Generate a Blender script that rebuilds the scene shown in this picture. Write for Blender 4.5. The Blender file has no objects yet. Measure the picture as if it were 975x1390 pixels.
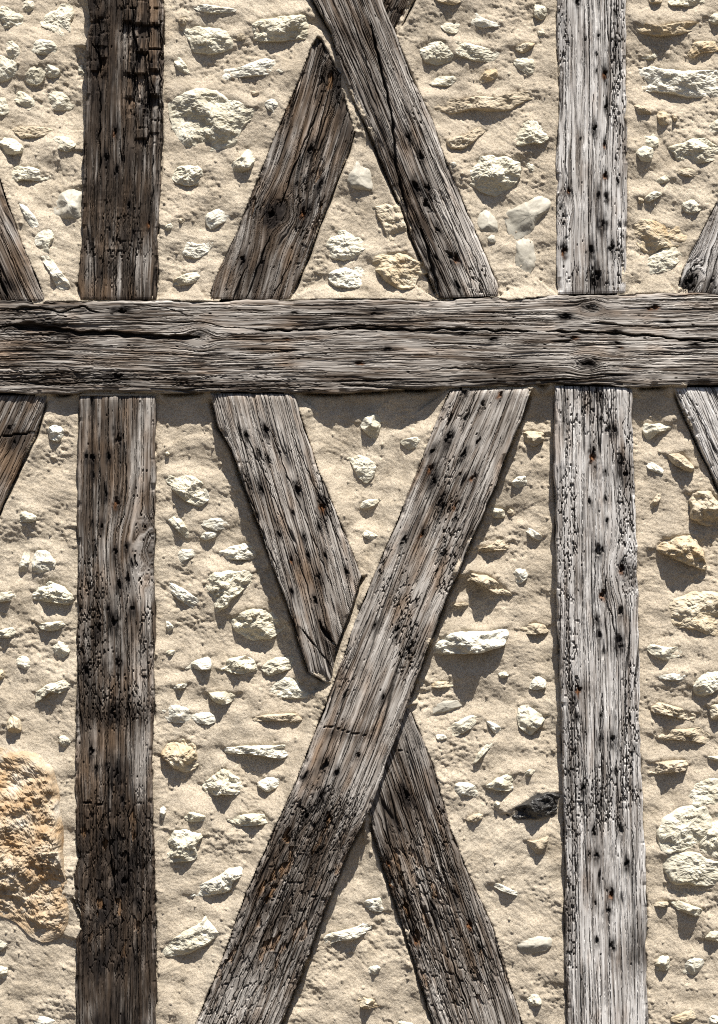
import bpy, math
import numpy as np
from collections import deque
from mathutils import Vector

# ------------------------------------------------------------------ scene, camera, sky, sun, exposure
SC = bpy.context.scene
COL = SC.collection
S = 500.0                      # drawing units (about 2 mm each) per metre
CX, BOT, Z0 = 487.5, 1390.0, 0.75
def wx(x): return (np.asarray(x, float) - CX) / S
def wz(y): return (BOT - np.asarray(y, float)) / S + Z0

cam = bpy.data.cameras.new('camera')
camo = bpy.data.objects.new('camera', cam); COL.objects.link(camo)
cam.sensor_fit = 'VERTICAL'; cam.sensor_height = 36.0
DIST = 7.0
cam.lens = 36.0 * DIST / (1390.0 / S)
cam.clip_end = 1000.0
camo.location = (0, -(DIST + 0.045), Z0 + 695.0 / S)
camo.rotation_euler = (math.radians(90), 0, 0)
SC.camera = camo

SUN = Vector((0.30, -1.0, 2.15))          # towards the sun
elev = math.atan2(SUN.z, math.hypot(SUN.x, SUN.y))
azim = math.atan2(SUN.x, SUN.y)
w = bpy.data.worlds.new('World'); SC.world = w; w.use_nodes = True
nt = w.node_tree
sky = nt.nodes.new('ShaderNodeTexSky'); sky.sky_type = 'NISHITA'; sky.sun_disc = False
sky.air_density = 0.7; sky.dust_density = 1.2; sky.altitude = 200; sky.sun_elevation = elev; sky.sun_rotation = azim
nt.links.new(sky.outputs[0], nt.nodes['Background'].inputs[0])
nt.nodes['Background'].inputs[1].default_value = 0.05
sun = bpy.data.lights.new('sun', 'SUN'); sun.energy = 5.0; sun.angle = math.radians(0.5)
sun.color = (1.0, 0.95, 0.87)
suno = bpy.data.objects.new('sun', sun); COL.objects.link(suno)
suno.rotation_euler = (-SUN).to_track_quat('-Z', 'Y').to_euler()
suno.location = (1, -4, 9)
SC.view_settings.view_transform = 'Standard'; SC.view_settings.look = 'None'
SC.view_settings.gamma = 1.0; SC.view_settings.use_curve_mapping = False
SC.view_settings.exposure = 0.78
SC.cycles.use_denoising = False; SC.cycles.filter_width = 1.1      # keep the sand and fibre detail crisp

# ------------------------------------------------------------------ noise
_r = np.random.RandomState(7)
PERM = _r.permutation(256); PERM = np.concatenate([PERM, PERM, PERM])
_a = _r.rand(256) * 2 * math.pi
GX, GY = np.cos(_a), np.sin(_a)
RND = _r.rand(256)
def hsh(i, j, seed=0):
    return PERM[(PERM[(i + seed * 37) & 255] + j) & 255]
def perlin(x, y, seed=0):
    x = np.asarray(x, float) + seed * 17.31; y = np.asarray(y, float) + seed * 5.73
    x, y = np.broadcast_arrays(x, y)
    xi = np.floor(x).astype(int); yi = np.floor(y).astype(int)
    fx = x - xi; fy = y - yi
    u = fx * fx * fx * (fx * (fx * 6 - 15) + 10); v = fy * fy * fy * (fy * (fy * 6 - 15) + 10)
    def g(i, j, dx, dy):
        k = hsh(i, j, seed); return GX[k] * dx + GY[k] * dy
    a = g(xi, yi, fx, fy); b = g(xi + 1, yi, fx - 1, fy)
    c = g(xi, yi + 1, fx, fy - 1); d = g(xi + 1, yi + 1, fx - 1, fy - 1)
    return ((a * (1 - u) + b * u) * (1 - v) + (c * (1 - u) + d * u) * v) * 1.5
def fbm(x, y, seed=0, o=3, gain=0.5):
    r = 0; a = 1; f = 1
    for k in range(o):
        r = r + a * perlin(np.asarray(x) * f, np.asarray(y) * f, seed + k); a *= gain; f *= 2.03
    return r
def worley(x, y, seed=0, second=False):
    xi = np.floor(x).astype(int); yi = np.floor(y).astype(int)
    best = np.full(x.shape, 9.0); bid = np.zeros(x.shape, int); f2 = np.full(x.shape, 9.0)
    for dx in (-1, 0, 1):
        for dy in (-1, 0, 1):
            k = hsh(xi + dx, yi + dy, seed)
            px = xi + dx + RND[k]; py = yi + dy + RND[(k * 7 + 13) & 255]
            d = np.hypot(px - x, py - y)
            m = d < best; f2 = np.where(m, best, np.minimum(f2, d)); best = np.where(m, d, best); bid = np.where(m, k, bid)
    return (best, bid, f2) if second else (best, bid)
def sst(a, b, x):
    t = np.clip((x - a) / (b - a), 0, 1); return t * t * (3 - 2 * t)

# ------------------------------------------------------------------ mesh helper
def make_mesh(name, co, faces, smooth=True, col=None):
    """co (n,3); faces list of int arrays (m,3) or (m,4)"""
    me = bpy.data.meshes.new(name)
    co = np.ascontiguousarray(co, dtype=np.float32)
    me.vertices.add(len(co)); me.vertices.foreach_set('co', co.ravel())
    faces = [f for f in faces if len(f)]
    idx = np.concatenate([f.ravel() for f in faces]).astype(np.int32)
    tot = np.concatenate([np.full(len(f), f.shape[1]) for f in faces]).astype(np.int32)
    start = np.concatenate([[0], np.cumsum(tot)[:-1]]).astype(np.int32)
    me.loops.add(len(idx)); me.loops.foreach_set('vertex_index', idx)
    me.polygons.add(len(tot)); me.polygons.foreach_set('loop_start', start)
    me.polygons.foreach_set('loop_total', tot)
    me.polygons.foreach_set('use_smooth', np.full(len(tot), smooth, dtype=bool))
    if col is not None:
        for an, arr in col.items():
            at = me.attributes.new(an, 'FLOAT_COLOR', 'POINT')
            c = np.ones((len(co), 4), np.float32); c[:, :3] = arr
            at.data.foreach_set('color', c.ravel())
    me.update(calc_edges=True)
    return me
def obj(name, me, mat, parent=None):
    o = bpy.data.objects.new(name, me); COL.objects.link(o)
    if me is not None and mat is not None: me.materials.append(mat)
    if parent is not None: o.parent = parent
    return o
def to_world(x, y, h):
    return np.stack([wx(x), -np.asarray(h, float) / S, wz(y)], axis=-1)

# ------------------------------------------------------------------ materials
def base_mat(name, rough=0.9, spec=0.25):
    m = bpy.data.materials.new(name); m.use_nodes = True
    nt = m.node_tree; b = nt.nodes['Principled BSDF']
    b.inputs['Roughness'].default_value = rough
    b.inputs['Specular IOR Level'].default_value = spec
    return m, nt, b
def N(nt, t, **kw):
    n = nt.nodes.new(t)
    for k, v in kw.items(): setattr(n, k, v)
    return n
def noise(nt, vec, scale, detail=4, rough=0.55):
    n = N(nt, 'ShaderNodeTexNoise'); n.inputs['Scale'].default_value = scale
    n.inputs['Detail'].default_value = detail; n.inputs['Roughness'].default_value = rough
    nt.links.new(vec, n.inputs['Vector']); return n.outputs['Fac']
def ramp(nt, fac, stops):
    r = N(nt, 'ShaderNodeValToRGB'); e = r.color_ramp.elements
    while len(e) < len(stops): e.new(0.5)
    for i, (p, c) in enumerate(stops):
        e[i].position = p; e[i].color = (c[0], c[1], c[2], 1)
    nt.links.new(fac, r.inputs[0]); return r.outputs[0]
def mix(nt, fac, a, b, mode='MIX'):
    n = N(nt, 'ShaderNodeMix', data_type='RGBA', blend_type=mode)
    if hasattr(fac, 'links') or not isinstance(fac, (int, float)): nt.links.new(fac, n.inputs[0])
    else: n.inputs[0].default_value = fac
    for s, v in ((6, a), (7, b)):
        if isinstance(v, tuple): n.inputs[s].default_value = (*v, 1)
        else: nt.links.new(v, n.inputs[s])
    return n.outputs[2]
def bump(nt, b, h, strength, dist, prev=None):
    n = N(nt, 'ShaderNodeBump'); n.inputs['Strength'].default_value = strength
    n.inputs['Distance'].default_value = dist
    nt.links.new(h, n.inputs['Height'])
    if prev is not None: nt.links.new(prev, n.inputs['Normal'])
    nt.links.new(n.outputs[0], b.inputs['Normal']); return n.outputs[0]

def mortar_mat():
    m, nt, b = base_mat('lime_mortar', 0.95, 0.1)
    tc = N(nt, 'ShaderNodeTexCoord').outputs['Object']
    big = noise(nt, tc, 2.1, 5, 0.6)
    c = ramp(nt, big, [(0.3, (0.44, 0.385, 0.31)), (0.5, (0.53, 0.46, 0.365)), (0.62, (0.55, 0.485, 0.39)), (0.75, (0.48, 0.385, 0.275))])
    mid = noise(nt, tc, 14, 6, 0.65)
    c = mix(nt, 0.55, c, ramp(nt, mid, [(0.3, (0.66, 0.64, 0.60)), (0.52, (1.0, 1.0, 1.0)), (0.7, (1.14, 1.13, 1.11))]), 'MULTIPLY')
    fine = noise(nt, tc, 230, 3, 0.7)
    c = mix(nt, 0.7, c, ramp(nt, fine, [(0.32, (0.5, 0.46, 0.40)), (0.5, (1, 1, 1)), (0.7, (1.25, 1.24, 1.2))]), 'MULTIPLY')
    v = N(nt, 'ShaderNodeTexVoronoi'); v.inputs['Scale'].default_value = 130
    nt.links.new(tc, v.inputs['Vector'])
    grit = ramp(nt, v.outputs['Distance'], [(0.10, (0.55, 0.5, 0.44)), (0.2, (1, 1, 1))])
    c = mix(nt, 0.5, c, grit, 'MULTIPLY')
    nt.links.new(c, b.inputs['Base Color'])
    p = bump(nt, b, noise(nt, tc, 170, 5, 0.75), 0.9, 0.0032)
    bump(nt, b, noise(nt, tc, 520, 2, 0.7), 0.9, 0.0016, p)
    return m
def stone_mat(name, a, bc, c, bstr=0.8, rough=0.9, scale=18, spec=0.2):
    m, nt, b = base_mat(name, rough, spec)
    oi = N(nt, 'ShaderNodeObjectInfo'); tc = N(nt, 'ShaderNodeTexCoord').outputs['Object']
    ad = N(nt, 'ShaderNodeVectorMath', operation='ADD')
    mu = N(nt, 'ShaderNodeMath', operation='MULTIPLY'); mu.inputs[1].default_value = 37.0
    nt.links.new(oi.outputs['Random'], mu.inputs[0])
    nt.links.new(tc, ad.inputs[0]); nt.links.new(mu.outputs[0], ad.inputs[1])
    v = ad.outputs[0]
    n1 = noise(nt, v, scale, 5, 0.6)
    col = ramp(nt, n1, [(0.30, a), (0.52, bc), (0.72, c)])
    fine = noise(nt, v, 150, 5, 0.7)
    col = mix(nt, 0.6, col, ramp(nt, fine, [(0.3, (0.68, 0.66, 0.6)), (0.5, (1, 1, 1)), (0.7, (1.15, 1.15, 1.13))]), 'MULTIPLY')
    nt.links.new(col, b.inputs['Base Color'])
    p = bump(nt, b, noise(nt, v, 85, 6, 0.65), bstr * 0.8, 0.004)
    bump(nt, b, noise(nt, v, 330, 3, 0.7), bstr * 0.7, 0.0015, p)
    return m
def wood_mat():
    m, nt, b = base_mat('weathered_oak', 0.95, 0.08)
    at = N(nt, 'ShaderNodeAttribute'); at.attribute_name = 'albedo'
    ax = N(nt, 'ShaderNodeAttribute'); ax.attribute_name = 'grain'      # along / across the fibres, metres
    mp = N(nt, 'ShaderNodeVectorMath', operation='MULTIPLY'); mp.inputs[1].default_value = (9, 420, 1)
    nt.links.new(ax.outputs['Vector'], mp.inputs[0])
    f = noise(nt, mp.outputs[0], 1.0, 5, 0.65)
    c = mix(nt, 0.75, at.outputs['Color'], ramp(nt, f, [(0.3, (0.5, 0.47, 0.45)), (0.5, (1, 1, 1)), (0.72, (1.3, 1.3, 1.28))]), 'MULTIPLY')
    mp2 = N(nt, 'ShaderNodeVectorMath', operation='MULTIPLY'); mp2.inputs[1].default_value = (5, 130, 1)
    nt.links.new(ax.outputs['Vector'], mp2.inputs[0])
    f2 = noise(nt, mp2.outputs[0], 1.0, 6, 0.75)
    c = mix(nt, 0.7, c, ramp(nt, f2, [(0.32, (0.55, 0.5, 0.46)), (0.5, (1, 1, 1)), (0.7, (1.2, 1.2, 1.2))]), 'MULTIPLY')
    nt.links.new(c, b.inputs['Base Color'])
    p = bump(nt, b, f, 0.5, 0.0014)
    tc = N(nt, 'ShaderNodeTexCoord').outputs['Object']
    bump(nt, b, noise(nt, tc, 300, 3, 0.7), 0.3, 0.0008, p)
    return m
def plain_mat(name, a, bc, scale=3):
    m, nt, b = base_mat(name, 0.95, 0.1)
    tc = N(nt, 'ShaderNodeTexCoord').outputs['Object']
    n1 = noise(nt, tc, scale, 8, 0.65)
    nt.links.new(ramp(nt, n1, [(0.3, a), (0.7, bc)]), b.inputs['Base Color'])
    bump(nt, b, noise(nt, tc, 60, 5, 0.7), 0.6, 0.01)
    return m
MORTAR = mortar_mat()
WOOD = wood_mat()
STONE = {
    'c': stone_mat('cream_limestone', (0.47, 0.43, 0.33), (0.61, 0.575, 0.47), (0.69, 0.665, 0.57)),
    'w': stone_mat('white_limestone', (0.54, 0.505, 0.415), (0.67, 0.645, 0.56), (0.74, 0.725, 0.65)),
    'o': stone_mat('ochre_limestone', (0.43, 0.32, 0.19), (0.54, 0.46, 0.335), (0.63, 0.58, 0.47), 0.9, scale=16),
    'g': stone_mat('grey_flint', (0.36, 0.34, 0.29), (0.46, 0.43, 0.36), (0.60, 0.57, 0.50), 0.25, 0.6, 14, 0.4),
    'd': stone_mat('black_flint', (0.015, 0.015, 0.016), (0.04, 0.038, 0.036), (0.12, 0.115, 0.105), 0.5, 0.45, 14, 0.5),
    't': stone_mat('tan_sandstone', (0.40, 0.335, 0.245), (0.50, 0.43, 0.325), (0.57, 0.51, 0.405)),
    'r': stone_mat('rust_orange_sandstone', (0.37, 0.24, 0.125), (0.47, 0.375, 0.265), (0.58, 0.53, 0.45), 1.0, scale=15),
}
STONE['m'] = STONE['t']

# ------------------------------------------------------------------ timber outlines (drawing units: x right, y down, h out of the wall)
XL, XR, YT, YB = -230.0, 1205.0, -120.0, 1500.0
def P(s): return np.array([float(v) for v in s.split()]).reshape(-1, 2)
def shift(p, dx): q = p.copy(); q[:, 0] += dx; return q
E_R = P('-170 -120 -60 95 0 244 29 330 51 378 62 409')
F_L = P('1120 -120 1050 95 975 271 945 330 928 364 917 399')
J_R = P('64 537 47 594 27 632 0 692 -90 880 -225 1180')
K_L = P('914 526 936 577 963 632 975 661 1070 880 1200 1180')
BEAMS = {
 'rail': dict(name='rail', H=37, horiz=True, wave=0.4,
   L=P('-230 411 -60 410 0 409 90 411 200 409 290 410 340 408 390 409 455 407 550 408 580 410 640 406 673 404 690 409 757 402 850 401 900 399 975 400 1090 402 1205 401'),
   R=P('-230 533 -60 534 0 533 60 536 102 534 130 530 216 534 290 532 390 533 460 534 550 528 640 526 700 523 750 521 800 522 861 526 910 524 975 523 1090 525 1205 524')),
 'postA_up': dict(name='post', H=33, cell=(17, 26), square=True, label='dark charred upper post with crumbling blocky top',
   L=P('121 -120 120 0 123 34 117 61 118 120 117 176 113 203 114 240 113 270 112 330 110 352 107 385 110 407'),
   R=P('222 -120 222 0 223 40 221 135 220 203 217 270 215 330 215 385 213 407')),
 'postA_lo': dict(name='post', H=33, label='brown lower post with blackened, rotten foot',
   L=P('108 538 106 630 107 680 106 715 107 817 105 910 104 960 103 1025 104 1127 108 1165 101 1190 101 1218 109 1240 113 1259 105 1275 105 1300 104 1400 105 1500'),
   R=P('212 538 211 630 210 715 210 851 208 910 210 958 206 1059 208 1127 211 1211 213 1300 212 1400 212 1500')),
 'postB_up': dict(name='post', H=33, cool=1, label='silver grey upper post with rows of dark nail holes',
   L=P('755 -120 755 0 756 68 760 118 758 169 755 220 756 271 755 330 757 400'),
   R=P('849 -120 849 0 849 68 850 135 851 237 850 330 849 398')),
 'postB_lo': dict(name='post', H=33, cool=1, label='long silver grey lower post pitted with nail and worm holes',
   L=P('753 524 752 630 755 682 755 783 758 851 761 890 763 992 765 1093 768 1161 767 1228 768 1300 770 1400 771 1500'),
   R=P('857 526 860 630 863 715 867 851 867 890 868 992 872 1093 875 1161 878 1228 877 1300 880 1400 882 1500')),
 'C': dict(name='brace', H=29, label='dark split brace with a broken top end and a knot', ends=(1, 0),
   L=P('431 50 424 62 408 105 390 146 372 190 345 257 322 317 300 362 283 406'),
   R=P('436 52 447 75 464 100 469 135 480 179 470 215 457 244 437 298 422 338 410 368 393 407')),
 'C2': dict(name='brace', H=22, label='dark brace stub behind the top of the crossing brace',
   L=P('570 -120 505 -10 500 46'), R=P('640 -120 562 0 550 24 539 47')),
 'D': dict(name='brace', H=34, label='two-toned brace, silver on its right edge and split down the middle',
   L=P('372 -120 426 0 450 44 464 98 487 152 508 193 525 237 545 284 560 325 576 361 595 405'),
   R=P('466 -120 519 0 538 51 558 102 585 162 605 220 629 277 641 305 660 351 676 388 676 402')),
 'E': dict(name='brace', H=31, L=shift(E_R, -108), R=E_R),
 'F': dict(name='brace', H=31, cool=1, L=F_L, R=shift(F_L, 112)),
 'G': dict(name='brace', H=33, label='grey brown brace with a ragged splintered lower end', ends=(0, 1),
   L=P('285 534 296 580 315 610 329 654 352 715 383 800 400 847 410 885 420 913 444 927'),
   R=P('399 535 413 580 433 641 464 715 480 755 490 783 479 820 467 851 455 880 453 905 450 926')),
 'H': dict(name='brace', H=37, label='longest grey brown diagonal brace with cracked blocky foot',
   L=P('611 530 590 580 573 625 531 729 490 824 467 892 437 971 403 1059 369 1134 335 1211 303 1300 262 1400 222 1500'),
   R=P('722 528 703 580 673 654 636 742 605 813 574 897 548 971 504 1093 470 1161 437 1242 417 1300 378 1400 338 1500')),
 'I': dict(name='brace', H=19, label='dark brace running out from under the longest diagonal',
   L=P('470 962 485 1050 504 1120 521 1178 538 1228 561 1300 592 1400 622 1500'),
   R=P('556 962 572 1000 588 1042 612 1127 639 1195 670 1262 681 1300 712 1400 744 1500')),
 'J': dict(name='brace', H=31, L=shift(J_R, -112), R=J_R),
 'K': dict(name='brace', H=31, cool=1, L=K_L, R=shift(K_L, 112)),
}
T = 330.0 / 975.0
TILE = dict(A=(0, 0), B=(220, 0), C=(470, 0), D=(645, 0), E=(0, 300), F=(220, 300), G=(470, 300), H=(645, 300),
            I=(0, 580), J=(200, 580), K=(470, 580), L=(645, 580), M=(0, 890), N=(200, 890), O=(470, 890), P=(645, 890))
def tp(t, pts):
    q = np.array(pts, float).reshape(-1, 2) * T; q += np.array(TILE[t]); return q
def holes(spec):
    """'T x y r k' items: r radius class, k '' dark or 'r' rusty"""
    out = []
    for it in spec.split(','):
        a = it.split()
        p = tp(a[0], [float(a[1]), float(a[2])])[0]
        out.append((p[0], p[1], float(a[3]), len(a) > 4))
    return out
HOLES = {
 'postB_up': holes('D 440 165 2,D 490 150 2,D 485 225 2,D 560 180 2,D 555 232 2,D 485 290 1.6,D 518 300 4 r,D 525 430 3,D 476 520 4.5,D 518 585 3 r,D 563 640 2.2,D 520 705 4 r,D 570 730 3,D 490 790 4,D 525 795 4,D 375 765 3.5 r,D 510 905 5.5,D 420 565 1.8,D 597 605 2,H 355 120 5 r,H 462 120 4.5,H 547 110 4.5,H 490 220 6,H 470 250 4,D 410 10 4,D 560 60 2'),
 'postB_lo': holes('H 500 700 3,H 535 830 3,H 555 840 4,H 500 800 3,H 470 935 5.5 r,L 530 10 4,L 557 15 4,L 520 180 3,L 585 150 5,L 600 190 4,L 458 300 3,L 520 285 3,L 525 375 3,L 490 495 5,L 510 490 4,L 587 565 5 r,L 513 668 4.5 r,L 580 740 4,L 485 770 4,L 495 830 4,L 575 860 5,P 415 135 4 r,P 405 245 2.5,P 440 310 3,P 400 375 2,P 500 340 5,P 548 335 5,P 562 460 3,P 580 375 2,P 637 370 2.5,P 475 700 5,P 455 795 3.5,P 485 800 4,P 545 950 4.5 r,P 525 940 3.5,P 530 1020 4.5,P 480 990 3,P 485 1140 3,P 545 1160 4,P 580 690 5,P 605 830 4,P 500 240 3,P 430 530 4,P 505 600 3'),
 'postA_up': holes('A 465 535 3 r,A 540 940 4,A 430 640 4,A 520 830 4,A 600 900 3 r,A 470 690 4,A 605 380 6,A 560 240 5,A 610 250 5,A 585 440 6,A 440 920 4'),
 'postA_lo': holes('I 480 50 5,I 440 120 4,I 375 125 4,I 375 190 4,I 425 270 5,I 470 300 5 r,I 410 395 4,I 465 500 3.5,I 510 480 4,I 530 545 3.5,I 515 610 5,I 480 630 4,I 535 725 4,I 435 730 2.5,I 400 810 4.5,I 460 780 6,I 475 945 5,I 375 385 3,I 385 490 3,I 350 120 3,M 455 230 6,M 400 190 3,M 350 60 4,M 470 470 6,M 390 455 4,M 430 440 3,M 370 380 4,M 495 580 4,M 420 1010 6,M 500 900 6,M 455 750 5,M 560 990 4'),
 'H': holes('G 470 690 5,G 545 735 4,G 620 695 4 r,G 480 785 4,G 405 880 5,G 527 885 3.5,G 470 940 5,G 345 925 4,K 340 165 4 r,K 350 215 6,K 375 300 6,K 385 325 5,K 440 310 4 r,K 510 200 5 r,K 470 110 4.5,K 410 40 4,K 530 55 3,K 305 425 4 r,K 235 455 5,K 390 505 5,K 115 795 3,K 205 805 4,K 255 885 5,K 437 365 3,K 455 190 3,N 945 165 4,N 710 440 6,N 635 480 4,N 760 465 3,N 845 395 3,N 700 560 5,N 640 640 5,N 720 660 5,N 480 970 5,K 200 840 3,K 175 610 2,K 280 700 2'),
 'G': holes('J 605 250 5,J 460 250 4.5,J 585 345 2.5,J 705 315 6 r,J 630 440 3,J 580 530 4 r,J 645 515 3,J 715 515 3.5,J 690 600 5.5,J 675 690 4,J 800 580 4,J 485 130 3,J 400 35 3,J 480 20 4,F 420 840 5,F 340 860 3.5,J 530 430 3,J 690 400 3,J 560 200 2,J 580 660 3,J 450 110 3'),
 'I': holes('O 425 865 4,O 440 960 4,O 495 1075 5 r,O 280 1135 4.5 r,O 240 1000 4,O 535 1170 4.5,O 350 1010 4,O 240 560 5,O 170 830 4 r,O 185 910 4 r,O 210 700 3'),
 'D': holes('C 300 630 4,C 280 755 5,C 325 760 5,G 365 40 4.5,G 415 140 5,G 445 260 4,C 320 820 5,C 250 560 4,G 440 150 4 r,G 360 150 3'),
 'C': holes('B 595 600 6,B 570 850 5 r,B 440 860 6,F 325 160 4,F 400 170 4,B 635 740 4,B 540 740 3'),
 'rail': holes('E 490 365 7,E 480 625 7,F 850 375 5,F 500 475 3 r,F 390 590 4,G 590 475 4.5,G 470 455 4,G 910 470 5 r,G 165 515 4,G 50 570 4 r,G 875 390 4,G 960 575 6,H 715 350 4.5 r,H 690 354 4 r,H 770 408 3,H 360 380 4,H 350 465 3,H 390 470 4 r,H 560 450 4,H 565 490 3.5,H 575 510 3 r,H 450 575 6,H 880 500 4,F 530 370 3'),
 'F': holes('H 860 240 6,H 945 240 5'), 'J': holes('E 40 830 4,I 60 60 4'), 'K': [], 'E': holes('E 30 250 3'), 'C2': [],
}
# knots: (x, y, r)
def kn(spec): return [(*tp(a.split()[0], [float(v) for v in a.split()[1:3]])[0], float(a.split()[3])) for a in spec.split(',')]
KNOTS = {'postB_lo': kn('L 625 585 13'), 'postA_lo': kn('I 612 490 19'), 'C': kn('B 480 850 13'),
         'rail': kn('E 800 465 7,G 960 575 7,H 460 350 6'), 'F': kn('H 865 245 12'), 'postB_up': kn('D 340 835 8')}
# long open splits: beam -> list of (polyline, width, depth)
def sp(t, s, w, d): return (tp(t, [float(v) for v in s.split()]), w, d)
SPLITS = {
 'rail': [sp('E', '0 425 100 425 230 435 330 455 430 450 560 462 700 468 800 470', 7.5, 15), sp('F', '380 442 500 440 600 438 720 430', 4, 10),
          sp('G', '-20 430 150 438 300 440 420 435 560 440 760 446', 3.4, 10), sp('H', '280 444 440 448 560 452 720 465 850 478 1000 486', 4, 11),
          sp('E', '0 360 160 350 250 370 330 345 400 370', 3.5, 8), sp('E', '20 640 200 660 360 650 520 640', 2.5, 6),
          sp('F', '700 430 800 420 975 440', 2.4, 7), sp('H', '-180 600 -80 590 20 600 160 580', 2, 5), sp('E', '560 340 650 345 760 380', 2, 5)],
 'postA_up': [sp('A', '400 330 405 500 400 620 408 740', 2.6, 8), sp('A', '530 -100 535 120 532 300 540 470', 2.4, 9), sp('A', '600 -100 595 160 600 300 625 380', 2.4, 8),
              sp('A', '375 180 400 230 405 310', 3.5, 10), sp('A', '500 520 500 640 495 740', 1.8, 6), sp('E', '470 180 465 250 470 320', 1.8, 6), sp('E', '530 210 525 320', 1.8, 6), sp('A', '615 620 612 800 600 900', 2, 6)],
 'postA_lo': [sp('I', '500 30 510 180 500 360 470 420', 1.8, 6), sp('I', '400 80 400 250 395 480', 1.6, 5), sp('I', '510 640 512 800 520 975', 1.6, 5), sp('M', '440 430 435 600 445 800 470 1000', 3, 9), sp('M', '520 600 515 800 520 1000', 2.5, 8), sp('I', '475 700 470 900', 1.6, 5), sp('M', '310 590 360 588 430 600', 2, 7), sp('M', '490 590 600 585', 2, 7)],
 'postB_up': [sp('D', '525 330 528 520 520 620', 1.3, 5), sp('D', '565 160 560 320', 1.2, 4), sp('H', '395 120 390 200 388 290', 1.4, 5), sp('D', '470 380 472 600', 1.1, 4), sp('D', '435 140 440 320', 1.2, 4)],
 'postB_lo': [sp('H', '500 690 505 780', 1.8, 6), sp('H', '540 680 545 850 550 975', 1.8, 6), sp('L', '520 600 525 690 545 760 560 830', 2, 7), sp('P', '510 150 500 350 505 520 500 700', 1.9, 6), sp('P', '602 100 600 250 605 420 600 560', 1.6, 6), sp('P', '630 700 628 960', 1.8, 6), sp('L', '480 520 478 660', 1.4, 5), sp('P', '385 60 385 320 380 480', 1.8, 6), sp('P', '400 760 402 1000 398 1180', 1.6, 6), sp('P', '560 420 570 620 560 780', 1.6, 5)],
 'C': [sp('B', '645 390 610 480 560 600 500 760 470 830', 2.6, 8), sp('B', '700 420 650 560 590 700', 1.6, 5), sp('F', '435 60 400 150 340 310', 2.8, 8), sp('B', '560 300 520 400 470 520', 1.5, 5), sp('F', '520 160 470 260 440 310', 1.8, 6), sp('F', '345 180 310 250 300 310', 2, 6)],
 'D': [sp('C', '100 100 150 330 185 480 195 640 230 800 270 960', 4.0, 11), sp('G', '300 40 325 110 345 200 375 300', 6, 13), sp('C', '20 60 90 280 150 440', 1.8, 6), sp('C', '330 600 400 760 480 960', 1.3, 4), sp('G', '410 0 470 150 510 300', 1.2, 4), sp('G', '450 20 520 160 565 300', 1.2, 4), sp('B', '620 0 700 200 760 330', 2, 6)],
 'E': [sp('E', '0 190 12 260 30 310', 5, 12), sp('E', '10 60 60 180 110 310', 1.4, 4)],
 'F': [sp('H', '975 40 940 140 920 240', 1.5, 5)],
 'G': [sp('J', '390 20 480 210 590 480 660 700', 1.6, 5), sp('J', '500 20 590 260 680 480 740 640', 1.6, 5), sp('J', '690 780 720 830 760 880', 7, 14), sp('J', '580 30 650 190 740 380 790 500', 1.5, 5), sp('J', '340 110 430 330 530 600', 1.8, 6), sp('J', '590 780 660 860 740 960', 2.2, 7)],
 'H': [sp('K', '500 0 400 240 300 480', 1.3, 4), sp('K', '620 40 520 280 420 520 340 700', 1.4, 4), sp('N', '700 280 760 290 830 310 900 325', 2.4, 6), sp('N', '620 640 580 800 540 1000 470 1200', 2, 7), sp('N', '700 640 660 800 600 1050', 2, 7), sp('G', '520 690 460 850', 1.5, 5), sp('N', '660 960 740 970', 2.4, 8), sp('N', '510 880 560 900 640 910', 1.8, 6), sp('N', '430 950 480 980 560 960', 1.8, 6)],
 'I': [sp('O', '180 470 220 600 280 760', 1.8, 6), sp('O', '260 480 330 700 400 900', 1.6, 5), sp('O', '200 375 260 395', 2, 6), sp('O', '130 640 200 840 280 1060', 1.6, 6), sp('O', '340 640 420 850', 1.5, 5)],
 'J': [sp('E', '0 870 60 855 140 850', 3.5, 9), sp('I', '20 120 60 60', 1.6, 5)], 'K': [sp('H', '850 690 975 960', 1.4, 5)], 'C2': [],
}
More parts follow.
